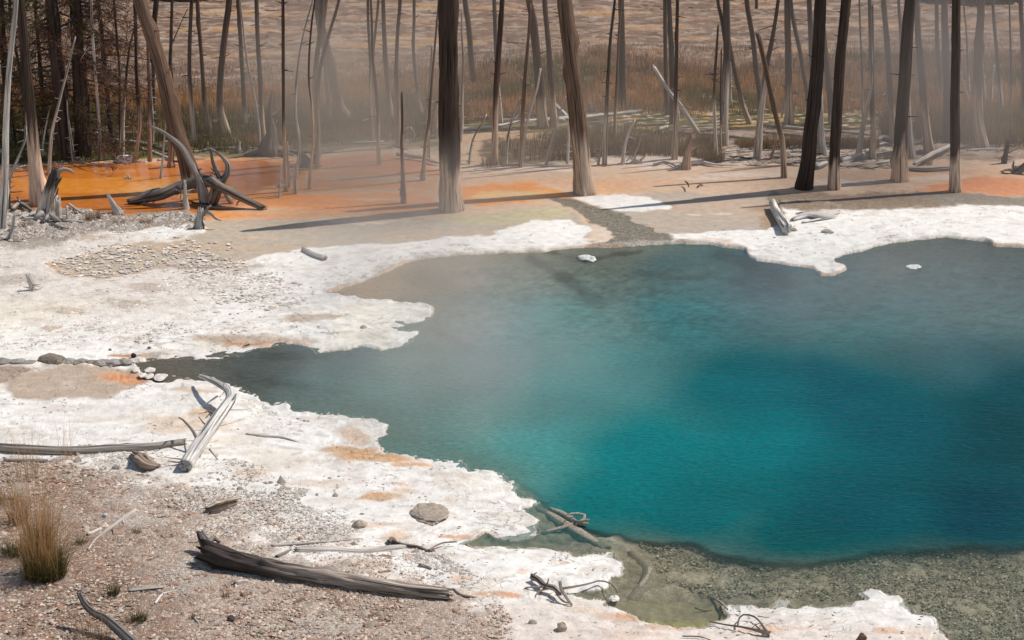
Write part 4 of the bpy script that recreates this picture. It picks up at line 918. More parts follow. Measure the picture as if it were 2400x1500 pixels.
lie("fallen_branch", "gnarled rooty branch end beside the half buried log, dark and curled", "branch", [(920,1268),(950,1278),(980,1282),(1005,1292),(1018,1290)], [8,10,8,6,4], col=(.26,.20,.17), branches=[([(1005,1290),(1020,1280),(1040,1272),(1070,1270)],(6,5,4,3),(.02,.02),(.3,.2,.15)),([(925,1270),(918,1262),(914,1270)],(12,10,6),(.02,.05),(.2,.16,.14))])
lie("wood_chip", "small dark splinter in front of the half buried log", "driftwood", [(650,1305),(668,1296),(682,1288)], [10,9,3], col=(.27,.24,.22))
lie("wood_chip", "small twisted wood piece on the white crust near the cove", "driftwood", [(985,1325),(1000,1328),(1010,1333)], [8,6,4], col=MID)
lie("broken_wood", "rough reddish chunk of broken wood left of the sawn log end", "driftwood", [(318,1066),(335,1075),(352,1088),(370,1090)], [16,30,24,6], lift=.02, col=(.36,.27,.21), rough=.55, knots=9, n=40, sides=26, jag=2.5)
lie("driftwood_piece", "ribbed pale slab of wood on the crust right of the sawn log", "driftwood", [(490,1192),(515,1183),(550,1174)], [12,18,13], lift=.02, col=(.54,.43,.32), rough=.45, knots=7, n=36, sides=22, jag=2.0)
lie("fallen_branch", "dark pointed splinter lying under the ribbed slab", "driftwood", [(492,1203),(520,1197),(548,1186)], [9,8,3], col=(.22,.15,.12))
lie("fallen_branch", "faint bleached stick lying on the white crust", "stick", [(578,1017),(620,1022),(665,1026),(702,1038)], [4,6,7,3], col=(.54,.50,.47))
lie("fallen_branch", "little root hook lying on the crust right of the big dark log", "stick", [(1062,1380),(1080,1394),(1100,1398),(1118,1400)], [5,7,7,3], col=(.30,.22,.18))
# root cluster on the ledge
rc = lie("branch_cluster", "tangle of grey roots lying on the ledge at the cove", "branch", [(1250,1352),(1262,1358),(1276,1372),(1300,1378),(1312,1390)], [14,16,14,14,8], lift=.04, col=(.36,.30,.27), branches=[
   ([(1276,1376),(1250,1376),(1232,1378),(1222,1386)],(5,4,4,2),(.05,.0)), ([(1290,1378),(1268,1384),(1258,1392),(1254,1405)],(5,4,4,3),(.05,.0)), ([(1274,1380),(1282,1370),(1286,1357)],(5,4,3),(.04,.12)),
   ([(1312,1362),(1315,1380),(1328,1402),(1340,1418)],(7,8,7,5),(.14,.0)), ([(1300,1382),(1310,1398),(1322,1410),(1338,1412)],(6,5,5,4),(.04,.0)),
   ([(1312,1380),(1345,1375),(1380,1368),(1405,1361),(1430,1367),(1444,1382),(1447,1390)],(6,5,4,4,3,3,2),(.04,.03)), ([(1254,1350),(1252,1346),(1258,1342)],(5,4,3),(.1,.14))])
lie("fallen_branch", "dark thin twig arching over the lower ledge", "stick", [(1665,1457),(1700,1464),(1740,1470),(1775,1478),(1800,1484)], [3,4,5,8,12], lift=[0,.01,.03,.03,.01], col=(.22,.17,.14), branches=[
   ([(1729,1466),(1733,1448),(1745,1440),(1765,1444),(1780,1456),(1795,1478)],(4,4,4,4,4,7),(.03,.03),(.2,.15,.12)), ([(1760,1474),(1772,1464),(1786,1460)],(2,2,1),(.02,.08)), ([(1776,1444),(1790,1446),(1802,1447)],(3,2,2),(.05,.04))])
lie("fallen_branch", "thin faint stick across the lower ledge end", "stick", [(1600,1491),(1640,1492),(1665,1500)], [3,3,2], col=(.4,.3,.25))
# sunken wood
UC = (.31,.275,.215)
sw = lie("sunken_log", "pale grey sunken log with a curved root arm in the near cove", "sunken log", [(1262,1198),(1300,1222),(1345,1250),(1390,1278),(1420,1290)], [24,34,38,34,26], under=-.085, col=UC, group="sunken wood at the pool edge", branches=[
   ([(1268,1252),(1300,1242),(1340,1230),(1364,1222),(1372,1212),(1366,1205),(1345,1203),(1330,1206)],(9,10,10,9,8,7,5,3),(-.05,.05),(.32,.28,.23)),
   ([(1290,1196),(1320,1208),(1350,1225),(1376,1228)],(18,18,14,8),(-.06,.0),(.30,.27,.22)), ([(1340,1210),(1352,1222),(1380,1218)],(6,7,4),(-.02,.05),(.3,.26,.22))])
lie("sunken_log", "thick curved sunken trunk right of the white ledge tip", "sunken log", [(1480,1305),(1508,1325),(1522,1350),(1510,1380),(1490,1402),(1470,1418)], [24,34,38,38,34,18], under=-.09, col=(.30,.265,.20), group="sunken wood at the pool edge")
lie("sunken_log", "straight grey sunken pole pointing right under the lower ledge", "sunken log", [(1670,1405),(1740,1392),(1810,1384),(1880,1376),(1935,1368)], [13,15,15,11,5], under=-.07, col=(.33,.28,.23), group="sunken wood at the pool edge", branches=[([(1672,1402),(1690,1412),(1705,1428)],(6,6,4),(-.05,.02),(.34,.29,.25)),([(1690,1400),(1685,1390),(1696,1378)],(5,4,3),(-.05,-.03))])
lie("sunken_log", "long thin sunken pole slanting across the gravel shallows", "sunken log", [(1590,1312),(1650,1328),(1710,1342),(1780,1358),(1850,1370)], [12,12,10,8,5], under=-.12, col=(.20,.17,.13), group="sunken wood at the pool edge")
lie("sunken_log", "dark sunken branch between the white ledge tip and the deep water", "sunken log", [(1470,1280),(1530,1300),(1590,1318),(1640,1330)], [10,9,8,5], under=-.10, col=(.18,.16,.12), group="sunken wood at the pool edge", branches=[([(1480,1284),(1486,1276),(1490,1272)],(4,3,2),(-.08,-.06)),([(1520,1298),(1512,1310),(1500,1316)],(4,3,2),(-.1,-.1))])
lie("sunken_log", "faint dark sunken trunk along the edge of the deep water", "sunken log", [(1690,1282),(1780,1298),(1860,1308),(1930,1314)], [14,20,20,10], under=-.10, col=(.13,.14,.12), group="sunken wood at the pool edge")
lie("sunken_log", "thin stick poking from the ledge into the blue water", "sunken log", [(1258,1174),(1290,1173),(1318,1174)], [6,7,4], under=-.04, col=(.34,.29,.25), group="sunken wood at the pool edge")
lie("sunken_log", "faint sunken pole slanting in the left channel", "sunken log", [(380,844),(430,856),(500,868),(560,880)], [5,5,4,3], under=-.10, col=(.12,.11,.10), group="sunken wood at the pool edge")
lie("sunken_log", "small dark twig lying under water near the bottom ledge", "sunken log", [(1590,1374),(1612,1378),(1640,1377)], [4,5,3], under=-.07, col=(.15,.13,.11), group="sunken wood at the pool edge")
lie("sunken_log", "small forked twig under water before the lower ledge", "sunken log", [(1630,1425),(1650,1432),(1668,1430)], [4,4,3], under=-.055, col=(.25,.2,.16), group="sunken wood at the pool edge")

# wood behind the pool
lie("fallen_log", "crusted white log with a dark sawn end on the right shelf", "log", [(1812,476),(1820,497),(1830,515),(1845,537)], [18,18,20,22], lift=.03, col=(.66,.62,.57), group=LG, rough=.25, jag=.1)
lie("crusted_branches", "low heap of mineral-crusted branches on the right shelf", "branch", [(1858,515),(1890,505),(1930,508),(1965,498)], [10,16,18,10], col=(.66,.60,.56), rough=.5, knots=6, branches=[([(1880,522),(1920,514),(1960,506)],(6,7,5),(.01,.03)),([(1890,502),(1880,498),(1866,500)],(5,4,3),(.03,.02))])
lie("fallen_log", "small greyish log sunk in the white tongue north-west of the pool", "log", [(712,586),(735,596),(760,604)], [11,12,13], lift=-.01, col=(.52,.47,.44), group=LG)
# the tangle at the pond edge
B0 = gp(470, 470)
lie("arched_log", "thick dark arched log lying from the orange pond up to the tangle", "log", [(303,472),(340,464),(380,455),(420,437),(455,427),(485,424),(505,428)], [12,22,26,26,26,26,20], lift=[.0,.02,.08,.16,.22,.25,.26], col=(.17,.14,.12), rough=.16, n=50, knots=4, branches=[([(330,480),(350,465),(375,452)],(3,4,3),(.0,.12),(.3,.27,.24)),([(322,466),(345,452),(372,444),(380,446)],(10,12,9,3),(.03,.16),(.2,.17,.15)),([(455,424),(475,414),(500,418)],(12,12,4),(.26,.33),(.16,.13,.11)),([(420,440),(424,452),(423,466)],(4,3,2),(.14,.0),(.16,.13,.11))])
lie("leaning_log", "splintered dark log sloping down right out of the tangle", "log", [(500,426),(520,440),(550,455),(580,470),(610,484)], [20,20,18,18,14], lift=[.28,.22,.14,.06,.0], col=(.22,.18,.155), rough=.2, jag=2.0, branches=[([(556,475),(562,470),(564,466)],(4,4,3),(.0,.08))])
def snag(name, label, base, paths, depthoff=0.0, group=None):
    B = gp(*base); B.y += depthoff; m = mpp(base[1]); o = empty(name, gp(*base))
    for i, (cn, P, w, c) in enumerate(paths):
        mb = MB(); q = [up_at(x, y, B.y) for x, y in P]
        mb.tube(q, [x * m / 2 for x in w], 14 if max(w) > 12 else 8, max(12, len(P) * 8), .30, 500 + i + int(base[0]), col=c, jag=w[-1] * m * 1.6, knots=6)
        mb.build(cn, parent=o, loc=gp(*base))
    tag(o, label, "dead wood", group); return o
snag("leaning_snag", "long thin dead tree leaning left with its foot in the middle of the tangle", (480,478), [
   ("trunk", [(484,488),(478,465),(470,430),(452,392),(425,345),(400,322),(375,305),(353,296)], [26,24,20,14,10,8,7,5], (.30,.265,.24)), ("branch", [(480,480),(490,462),(497,440)], [10,9,5], (.3,.27,.25)), ("branch", [(466,402),(469,396),(472,396)], [5,4,2], (.25,.22,.2)), ("branch", [(412,336),(414,330),(417,329)], [4,3,2], (.25,.22,.2))])
snag("antler_snag", "upside-down root with two antler-like arms above the tangle", (512,475), [
   ("trunk", [(494,482),(502,462),(512,442),(520,425)], [20,22,18,13], (.20,.165,.14)), ("root", [(517,440),(528,452),(538,470),(548,480)], [11,12,11,6], (.42,.34,.28)),
   ("branch", [(519,428),(532,405),(533,385),(522,370),(502,354),(484,345)], [15,12,10,7,5,2], (.26,.23,.21)), ("branch", [(517,424),(506,400),(498,378),(495,355)], [11,9,7,5], (.24,.21,.19)), ("branch", [(506,402),(500,400),(494,394)], [4,3,2], (.2,.17,.15)), ("branch", [(508,410),(502,408),(495,405)], [4,3,2], (.2,.17,.15))])
lie("fallen_log", "thin dark log lying flat at the foot of the tangle", "log", [(453,476),(480,482),(520,487),(572,489)], [6,10,9,3], col=(.14,.115,.10), group=LG)
snag("shredded_stump", "grey shredded stump on the shore just below the tangle", (472,535), [
   ("trunk", [(470,540),(468,520),(470,503)], [22,18,14], (.46,.43,.39)), ("root", [(474,503),(490,498),(505,512),(515,516)], [9,9,6,3], (.30,.26,.24)), ("root", [(468,505),(460,512),(456,530)], [8,9,6], (.52,.48,.44)), ("root", [(478,505),(485,490),(492,484)], [7,6,4], (.28,.25,.22)), ("root", [(480,500),(498,505),(512,514)], [6,5,3], (.5,.46,.42))])
# left debris
DG = "driftwood sticks in the rubble at the left"
for i, (lab, P, w, c) in enumerate([
  ("long pale stick lying in front of the curled stump", [(56,511),(120,513),(194,519)], [6,6,4], WH), ("pale stick sloping right from behind the white stub", [(162,478),(178,490),(196,500)], [7,6,3], WH),
  ("dark curled root heap at the foot of the crooked forked stake", [(28,490),(45,478),(60,484),(72,492)], [10,12,10,6], MID), ("short stick poking up between the crooked stake and the thick trunk", [(40,462),(50,478),(54,488)], [4,4,3], GR),
  ("low dark branch lying under the curled stump", [(110,516),(135,530),(160,536)], [5,5,3], MID), ("thin twig lying across the pond edge left of the thick split-footed trunk", [(8,448),(30,450),(52,449)], [4,3,2], DK),
  ("small white twig at the left pond shore", [(30,392),(50,390),(70,386)], [4,4,3], WH), ("pale twig pair lying at the far pond edge left", [(130,384),(140,389),(149,386)], [4,4,3], WH)]):
    lie("driftwood_stick", lab, "stick", P, w, col=c, group=DG, lift=.02)
rock("mineral_chunk", "white angular crusted wood chunk at the far edge of the orange pond", "rock", 292, 378, 44, 17, (.78,.75,.72), 3)
for i, (lab, P, w, c, lf) in enumerate([
  ("upper dark log behind the pond beside the conifers", [(237,308),(280,311),(326,313)], [9,9,7], MID, 0), ("long grey log behind the pond, middle of the stacked three", [(212,330),(270,331),(341,338),(395,353)], [10,13,13,11], (.34,.31,.28), 0),
  ("lower pale log of the stacked three behind the pond", [(333,350),(362,358),(395,372)], [8,9,8], GR, 0), ("short pale broken log at the left of the stacked three", [(205,322),(218,316),(230,310)], [6,8,6], WH, 0),
  ("thin pale log at the far left behind the thick trunk", [(20,305),(38,305),(56,307)], [6,6,5], GR, 0), ("thin stick at the far left under the thin pale log", [(12,351),(22,351),(34,353)], [3,3,2], WH, 0),
  ("thin pale pole lying behind the big leaning trunk", [(455,356),(500,349),(560,347),(622,348)], [6,5,5,4], WH, 0), ("small white floating slab beside the mineral chunk", [(312,380),(330,380),(346,380)], [5,6,5], WH, -.02),
  ("white slab right of the reddish pole at the pond edge", [(372,376),(384,374),(396,375)], [7,7,5], WH, -.02), ("thin dark stick lying on the orange flat left of the thin zigzag pole", [(420,370),(450,372),(480,372)], [4,4,2], MID, 0),
  ("pale stick with a fork lying left of the three slim poles", [(822,335),(850,334),(895,332)], [4,5,6], WH, .01), ("thin straight pale stick lying right of the three slim poles", [(888,337),(915,339),(933,341)], [3,3,3], WH, .01),
  ("grey log broken in two between the rough stake and the biggest trunk", [(932,362),(960,365),(990,369),(1010,377),(1032,383)], [9,11,10,8,4], GR, .02),
  ("white hooked branch sticking up in the brown grass", [(948,304),(955,300),(962,299),(970,310),(972,323)], [2,4,5,4,2], WH, .03), ("short thin twig next to the white hooked branch", [(948,308),(951,314),(955,320)], [2,3,2], WH, .0),
  ("white stick half in grass left of the three slim poles", [(849,284),(862,281)], [5,5], WH, .03),
  ("long white fallen log stretching from the biggest trunk to the tan one", [(1075,302),(1120,301),(1165,296),(1215,286),(1270,281),(1330,276)], [7,8,10,9,9,8], WH, .01),
  ("white log continuing right of the big tan leaning trunk", [(1365,275),(1420,269),(1460,265),(1502,260)], [10,9,9,7], WH, .01), ("thin pale stick parallel below the white log on the right", [(1366,286),(1395,286),(1420,283)], [4,4,3], WH, 0),
  ("white rounded log piece behind the straight dark trunk", [(1283,283),(1300,280),(1322,280)], [9,9,8], WH, 0), ("thin stick leaning into the brown grass above the stakes", [(1203,166),(1225,184),(1249,203)], [3,3,2], GR, .03),
  ("pale low log along the flats at the foot of the two-toned trunk", [(1175,387),(1220,386),(1280,388)], [5,6,4], GR, .0), ("pale low log along the flats left of the tan trunk", [(1278,386),(1310,387),(1345,387)], [6,6,4], WH, .0),
  ("crossing stick pair left of the hollow reddish stump, upper one", [(1532,385),(1562,380),(1590,392)], [4,6,3], MID, .01), ("crossing stick pair left of the hollow reddish stump, lower white one", [(1584,392),(1596,385),(1606,380)], [7,7,5], WH, .01),
  ("long white log right of the hollow reddish stump", [(1618,382),(1640,379),(1672,385),(1718,387)], [9,9,6,3], WH, .01), ("grey log lying behind the leaning splintered pole", [(1588,309),(1640,313),(1690,317),(1740,322),(1765,325)], [6,7,8,8,8], GR, 0),
  ("long grey log crossing behind the two very big dark trunks", [(1790,291),(1840,297),(1900,303),(1965,308),(2038,315)], [6,8,8,7,5], GR, 0), ("dark grey log below the long crossing log", [(1790,309),(1830,313),(1885,319)], [7,7,5], MID, 0),
  ("thin pale pole lying in front of the leaning twiggy pole", [(1688,356),(1740,350),(1800,344),(1875,342)], [4,5,4,3], WH, 0), ("short round pale log top above the hollow stump", [(1625,325),(1640,321),(1655,325)], [5,6,5], WH, .0),
  ("pale fragment of log left of the leaning splintered pole", [(1526,310),(1545,303),(1562,297)], [6,8,8], WH, 0), ("thin dark stick lying in the mud by the twiggy pole", [(1690,367),(1730,368),(1760,372)], [4,4,3], DK, 0),
  ("second thin dark stick in the mud right of the twiggy pole", [(1795,366),(1830,367),(1850,366)], [5,5,3], MID, 0), ("pale chunky log end between the two very big dark trunks", [(1913,392),(1925,386),(1935,382)], [10,14,10], WH, .0),
  ("corrugated white log behind the hazy poles", [(1972,376),(1995,369),(2015,364),(2040,352)], [10,13,13,12], WH, .0), ("thin pale pole lying right of the reddish-footed big trunk", [(1972,389),(2010,386),(2050,382),(2080,378)], [5,5,5,7], WH, .01),
  ("dark rounded log behind the grey hazy trunk", [(2052,328),(2070,323),(2092,330)], [11,13,12], MID, .0), ("knotted pale branches below the dark rounded log", [(2055,340),(2075,336),(2100,343)], [4,6,5], WH, .0),
  ("thick white log propped diagonally left of the fourth big trunk", [(2143,384),(2165,372),(2195,356),(2230,340)], [7,10,12,10], WH, .06), ("flat white log lying left of the fourth big trunk", [(2120,394),(2170,396),(2230,393)], [9,12,11], WH, .0),
  ("white twisted wood between the pale trunks in haze", [(2130,338),(2145,331),(2165,328)], [6,7,5], WH, .02), ("very long thin branch lying right of the fourth big trunk", [(2253,346),(2300,343),(2360,340),(2410,338)], [3,4,4,3], GR, .0),
  ("thin pale log under the very long thin branch", [(2268,352),(2300,350),(2342,350)], [4,6,4], GR, .0), ("thin stick across the haze right of the grey trunk", [(2048,228),(2062,224),(2080,220)], [3,3,2], WH, .05),
  ("white short log piece in the moss between big trunks", [(1992,236),(2002,234),(2014,233)], [3,4,3], WH, .02), ("bluish log lying on the far gravel slope", [(1190,98),(1215,100),(1240,101)], [5,6,6], (.3,.3,.3), .0),
  ("thin shadowed twig standing in the tan flat right of the white patch", [(1606,425),(1612,430),(1614,437)], [3,4,3], DK, .05), ("tiny dark root on the tan flat near the stump shadow", [(1636,437),(1640,433),(1646,434)], [4,4,3], DK, .0)]):
    lie("fallen_log" if max(w) > 6 else "fallen_branch", lab, "log" if max(w) > 6 else "stick", P, w, col=c, lift=lf, group=LG if max(w) > 6 else "loose sticks behind the pool")
snag("splintered_log", "white splintered broken trunk leaning on the big tan trunk", (1325,285), [
   ("trunk", [(1332,286),(1320,268),(1300,250),(1278,234)], [16,15,14,9], (.58,.55,.52)), ("splinter", [(1322,264),(1305,245),(1290,233)], [6,5,2], (.6,.57,.54)), ("splinter", [(1310,256),(1296,246),(1274,236)], [5,4,2], (.5,.47,.44))], depthoff=.5)
snag("gnarled_root_spire", "gnarled dark root spire of an overturned tree behind the pond", (632,362), [
   ("trunk", [(634,372),(633,345),(636,318),(634,290),(632,262),(634,240),(637,214)], [44,40,24,16,12,8,3], (.22,.19,.17)), ("root", [(612,352),(585,362),(560,366),(545,370)], [18,18,12,6], (.26,.22,.20)), ("root", [(640,345),(662,352),(684,362),(700,376)], [16,14,12,10], (.22,.19,.17)),
   ("root", [(634,330),(646,316),(642,300),(648,284)], [7,6,5,3], (.45,.42,.4)), ("root", [(630,320),(622,332),(612,346)], [8,8,5], (.4,.37,.35)), ("root", [(640,268),(648,262),(652,256)], [4,3,2], (.5,.47,.45)), ("root", [(628,300),(624,285),(628,268)], [5,4,3], (.35,.32,.3)), ("root", [(648,366),(657,372),(655,386)], [8,7,6], (.6,.52,.47))])
snag("root_wad", "dark tangled root wad right of the gnarled spire", (715,388), [
   ("trunk", [(712,396),(712,378),(706,360)], [26,26,16], (.17,.145,.13)), ("root", [(706,362),(718,356),(735,362),(748,385)], [9,9,8,8], (.25,.22,.2)), ("root", [(718,392),(735,396),(752,394)], [8,8,5], (.35,.32,.3)), ("root", [(704,366),(694,358),(682,354)], [9,7,4], (.3,.27,.25)), ("root", [(742,392),(746,370),(748,325)], [12,9,6], (.3,.26,.23))])
snag("root_wad", "dark root wad at the right edge behind the orange patch", (2385,405), [
   ("trunk", [(2372,408),(2388,400),(2402,388)], [14,20,18], (.19,.16,.145)), ("root", [(2380,402),(2362,398),(2346,402)], [8,6,3], (.28,.25,.23)), ("root", [(2378,400),(2374,390),(2376,380)], [7,6,3], (.34,.3,.28)), ("root", [(2385,406),(2366,408),(2350,405)], [7,6,3], (.2,.17,.15))])
snag("root_wad", "pale spiky root bunch behind the crooked hooked stake", (1488,382), [
   ("trunk", [(1478,385),(1490,376),(1500,378)], [8,9,8], (.5,.47,.44)), ("root", [(1490,378),(1488,362),(1496,345),(1502,322)], [6,4,3,2], (.36,.33,.3)), ("root", [(1486,378),(1478,370),(1470,376)], [6,5,3], (.6,.57,.54)), ("root", [(1498,376),(1508,370),(1514,362)], [5,4,2], (.4,.37,.34)), ("root", [(1480,384),(1466,385),(1450,384)], [7,6,3], (.2,.17,.15))])

# ------------------------------------------------------------------ ROCKS
RG = "stones lined up along the left inlet"
for i, (x, y, w, h, lab, c) in enumerate([
  (10,848,38,9,"flat grey stone first in the row at the left edge",(.42,.38,.34)),(40,849,30,10,"small round stone second in the row from the left edge",(.5,.46,.42)),(68,850,26,8,"low stone left of the biggest stone of the row",(.46,.42,.37)),
  (124,846,52,16,"biggest wedge-shaped brown stone of the row",(.37,.31,.25)),(158,848,30,9,"whitish stone right of the biggest one",(.58,.53,.48)),(186,849,32,9,"tan stone in the middle of the row",(.50,.43,.36)),
  (212,850,26,8,"small tan stone between two pale ones in the row",(.45,.38,.32)),(238,851,32,10,"pale rough stone in the right half of the row",(.56,.50,.45)),(266,851,34,9,"crusted stone second to last in the row",(.52,.47,.43)),(292,849,28,9,"last stone of the row beside the round dark cone",(.50,.44,.38))]):
    rock("shore_stone", lab, "stone", x, y + 1, w * 1.5, h * 1.05, tuple(v * .6 for v in c), i + 20, RG, rot=(i % 3 - 1) * .2)
rock("pine_cone", "round black cone or pebble at the tip of the left inlet", "cone", 313, 836, 13, 10, (.035,.028,.025), 40)
rock("gravel_mound", "low brown mound of gravel on the white ledge", "mound", 1008, 1208, 100, 13, (.36,.30,.24), 41, wy=130, sub=4, rot=.2)
rock("block_stone", "square tan block on the crust left of the gravel mound", "stone", 842, 1233, 42, 17, (.40,.33,.25), 42, rot=.5)
rock("shore_stone", "upright brown stone near the bottom edge", "stone", 1317, 1477, 28, 22, (.38,.31,.25), 43)
rock("shore_stone", "small flat tan stone left above the upright brown stone", "stone", 1249, 1460, 24, 10, (.5,.42,.35), 44)
rock("shore_stone", "dark flat stone at the front end of the crusted log", "stone", 1853, 541, 30, 9, (.26,.22,.18), 45)
rock("shore_stone", "flat grey-green stone on the right shelf right of the crusted log", "stone", 1941, 544, 32, 7, (.38,.35,.28), 46)
rock("shore_stone", "small grey stone on the white point left of the pool", "stone", 852, 769, 17, 7, (.36,.34,.32), 47)
rock("shore_stone", "small grey pebble above the left inlet tip", "stone", 350, 816, 10, 6, (.25,.23,.22), 48)
rock("shore_stone", "tiny dark pebble left of the small grey pebble", "stone", 258, 820, 9, 4, (.2,.18,.17), 49)
rock("sunken_rock", "dark oblong rock sunken in the gravel shallows", "rock", 1925, 1345, 130, 20, (.10,.09,.07), 50, z0=-.16, wy=60, rot=-.1)
rock("crust_islet", "small white mineral islet in the water at the right", "rock", 2143, 621, 38, 3, (.66,.64,.61), 51, z0=-.025, wy=40)
rock("crust_islet", "white crust raft floating below the gravel stream mouth", "rock", 1376, 603, 34, 10, (.68,.67,.64), 52, z0=-.025, wy=50, rot=.9)
rock("crust_islet", "little white islet in the cove under the ledge tip", "rock", 1440, 1398, 28, 8, (.70,.66,.61), 53, z0=-.025, wy=30)
rock("crust_islet", "white islet cut by the bottom edge at the right", "rock", 2292, 1504, 60, 14, (.66,.60,.56), 54, z0=-.05, wy=50)
rock("pine_cone", "grey pine cone on the foreground soil", "cone", 541, 1454, 22, 14, (.09,.08,.075), 55)
rock("pine_cone", "brown pine cone lying on the bottom ledge", "cone", 2020, 1497, 24, 18, (.16,.10,.07), 56)
rock("shore_stone", "small reddish stone under the big dark log", "stone", 571, 1396, 17, 9, (.3,.18,.13), 57)
rock("shore_stone", "round speckled stone between the dry twig and the dark log", "stone", 247, 1212, 16, 11, (.5,.47,.44), 58)
rock("shore_stone", "stone lying left of the reddish wood chunk", "stone", 273, 1098, 22, 9, (.36,.31,.27), 59)
rock("shore_stone", "tan stone at the foot of the crust above the bottom ledge", "stone", 1068, 1432, 22, 9, (.42,.33,.26), 60)
rock("shore_stone", "small orange stone on the far side of the half buried log", "stone", 703, 1265, 13, 9, (.5,.28,.17), 61)
for i, (x, y, w, lab) in enumerate([(352,868,26,"first loose white crust plate at the inlet tip"),(378,884,34,"larger crust plate nearest the pale curved log's tip"),(335,880,22,"crust plate beside the orange corner of the tan hollow"),(318,868,20,"small crust plate highest at the inlet tip"),(350,882,22,"crust plate in the middle of the little plate group")]):
    rock("crust_plate", lab, "crust plate", x, y, w, 4, (.62,.57,.52), 70 + i, "loose crust plates at the inlet tip", wy=w * 1.6)

# ------------------------------------------------------------------ GRASS
def blades(n, cx, cy, spread, h, w, c0, c1, lean=0.35, seed=0, droop=.4, segs=4):
    """n curved blades around a foot; returns verts, faces, cols"""
    r = np.random.default_rng(seed)
    a = r.random(n) * 2 * np.pi; rad = np.sqrt(r.random(n)) * spread
    bx = cx + np.cos(a) * rad; by = cy + np.sin(a) * rad
    hh = h * (0.45 + 0.6 * r.random(n)); la = a + r.normal(0, .8, n); ll = np.abs(r.normal(0, lean, n)) * hh
    fa = r.random(n) * np.pi; wx = np.cos(fa) * w; wy = np.sin(fa) * w
    V = []; Cc = []
    tt = np.linspace(0, 1, segs)
    mixv = r.random(n)
    for t in tt:
        z = hh * (t - droop * .35 * t ** 3); ox = np.cos(la) * ll * t ** 1.8; oy = np.sin(la) * ll * t ** 1.8
        k = (1 - t * .85)
        V.append(np.stack([bx + ox - wx * k, by + oy - wy * k, z - .01], -1)); V.append(np.stack([bx + ox + wx * k, by + oy + wy * k, z - .01], -1))
        cc = np.asarray(c0)[None] * (1 - t) + np.asarray(c1)[None] * t; cc = cc * (.7 + .6 * mixv[:, None])
        Cc += [cc, cc]
    V = np.stack(V, 1); Cc = np.stack(Cc, 1); k = 2 * segs
    F = []
    b = np.arange(n)[:, None] * k
    for i in range(segs - 1):
        F.append(b + np.array([[2 * i, 2 * i + 1, 2 * i + 3, 2 * i + 2]]))
    return V.reshape(-1, 3), np.concatenate(F), Cc.reshape(-1, 3)
def tuft(label, px, py, hpx, spx, n, c0, c1, lean=.35, seed=0, w=.0018, group="grass tufts", extra=None, cat="grass tuft", name="grass_tuft"):
    p = gp(px, py); m = mpp(py)
    parts = [blades(n, p.x, p.y, spx * m, hpx * m, w, c0, c1, lean, seed)]
    for e in (extra or []): parts.append(blades(e[0], p.x + e[5], p.y, e[1] * m, e[2] * m, w * .75, e[3], e[4], e[6], seed + 5, droop=.1, segs=6))
    V = []; F = []; Cc = []; o = 0
    for v, f, c in parts: V.append(v); F.append(f + o); Cc.append(c); o += len(v)
    ob = link_mesh(name, np.concatenate(V), np.concatenate(F), GRASS, cols=np.concatenate(Cc), loc=(p.x, p.y, 0), smooth=False)
    tag(ob, label, cat, group); return ob
GD = (.035,.045,.015); GS = (.42,.26,.12); GT = (.30,.20,.08)
tuft("biggest grass tuft with a dark green base and tall straw stalks at the left", 108, 1350, 105, 46, 800, GD, (.16,.14,.05), .55, 1, .0028, extra=[(170, 42, 320, (.34,.19,.08), (.55,.33,.17), -.05, .24), (120, 50, 180, (.38,.22,.09), (.55,.34,.15), .0, .5)])
tuft("dense dark tuft directly left above the biggest tuft", 92, 1290, 95, 26, 450, GD, (.20,.15,.06), .45, 2, .0026, extra=[(90, 30, 290, (.3,.18,.08), (.52,.32,.17), .0, .18)])
tuft("thin dry tuft of orange stalks at the left edge above the dark one", 45, 1225, 110, 22, 160, (.20,.11,.05), GS, .4, 3)
tuft("low dark green tuft at the left edge", 30, 1300, 50, 24, 260, GD, (.14,.12,.05), .7, 4)
tuft("small green tuft right of the biggest tuft", 190, 1276, 30, 12, 130, GD, (.16,.14,.05), .7, 5)
tuft("small green tuft between the two short pale sticks", 266, 1394, 42, 14, 170, GD, (.16,.14,.05), .55, 6, extra=[(10, 8, 100, (.3,.2,.1), (.5,.3,.15), .0, .2)])
tuft("bushy small tuft near the bottom beside the dark branch", 325, 1456, 40, 17, 220, GD, (.17,.14,.05), .7, 7, extra=[(6, 6, 110, (.3,.2,.1), (.5,.3,.15), .0, .2)])
tuft("tiny tuft left of the small reddish stone", 530, 1402, 26, 9, 90, GD, (.20,.16,.06), .6, 8)
tuft("tiny tuft above the thin diagonal stick", 322, 1249, 20, 9, 80, GD, (.18,.15,.06), .7, 9)
tuft("tiny tuft by the curved twig at the bottom", 451, 1450, 26, 7, 50, GD, (.3,.22,.1), .5, 10)
tuft("tiny reddish tuft at the lower left corner", 50, 1490, 24, 10, 60, GD, (.2,.12,.05), .7, 11)
tuft("wispy dry stalks standing over the long weathered log", 66, 1120, 190, 26, 60, (.4,.25,.13), (.55,.36,.2), .22, 12, .0014)
tuft("wispy dry stalks right of the others over the weathered log", 150, 1075, 150, 20, 40, (.45,.30,.17), (.58,.40,.25), .16, 13, .0012)
tuft("dry straw clump at the bottom around the dark smooth branch", 220, 1500, 120, 45, 90, (.3,.17,.08), (.5,.3,.14), .3, 14, .0015)
tuft("dry orange tuft at the left under the weathered log", 20, 1180, 70, 30, 160, (.25,.13,.06), (.45,.25,.11), .5, 15)
tuft("spiky tuft on the near shore of the orange pond", 218, 515, 34, 17, 220, (.14,.10,.05), (.36,.24,.12), .6, 16, .0022)
tuft("low brown tuft on the shore right of the spiky tuft", 343, 522, 20, 16, 120, (.16,.10,.05), (.36,.22,.11), .6, 17, .0022)
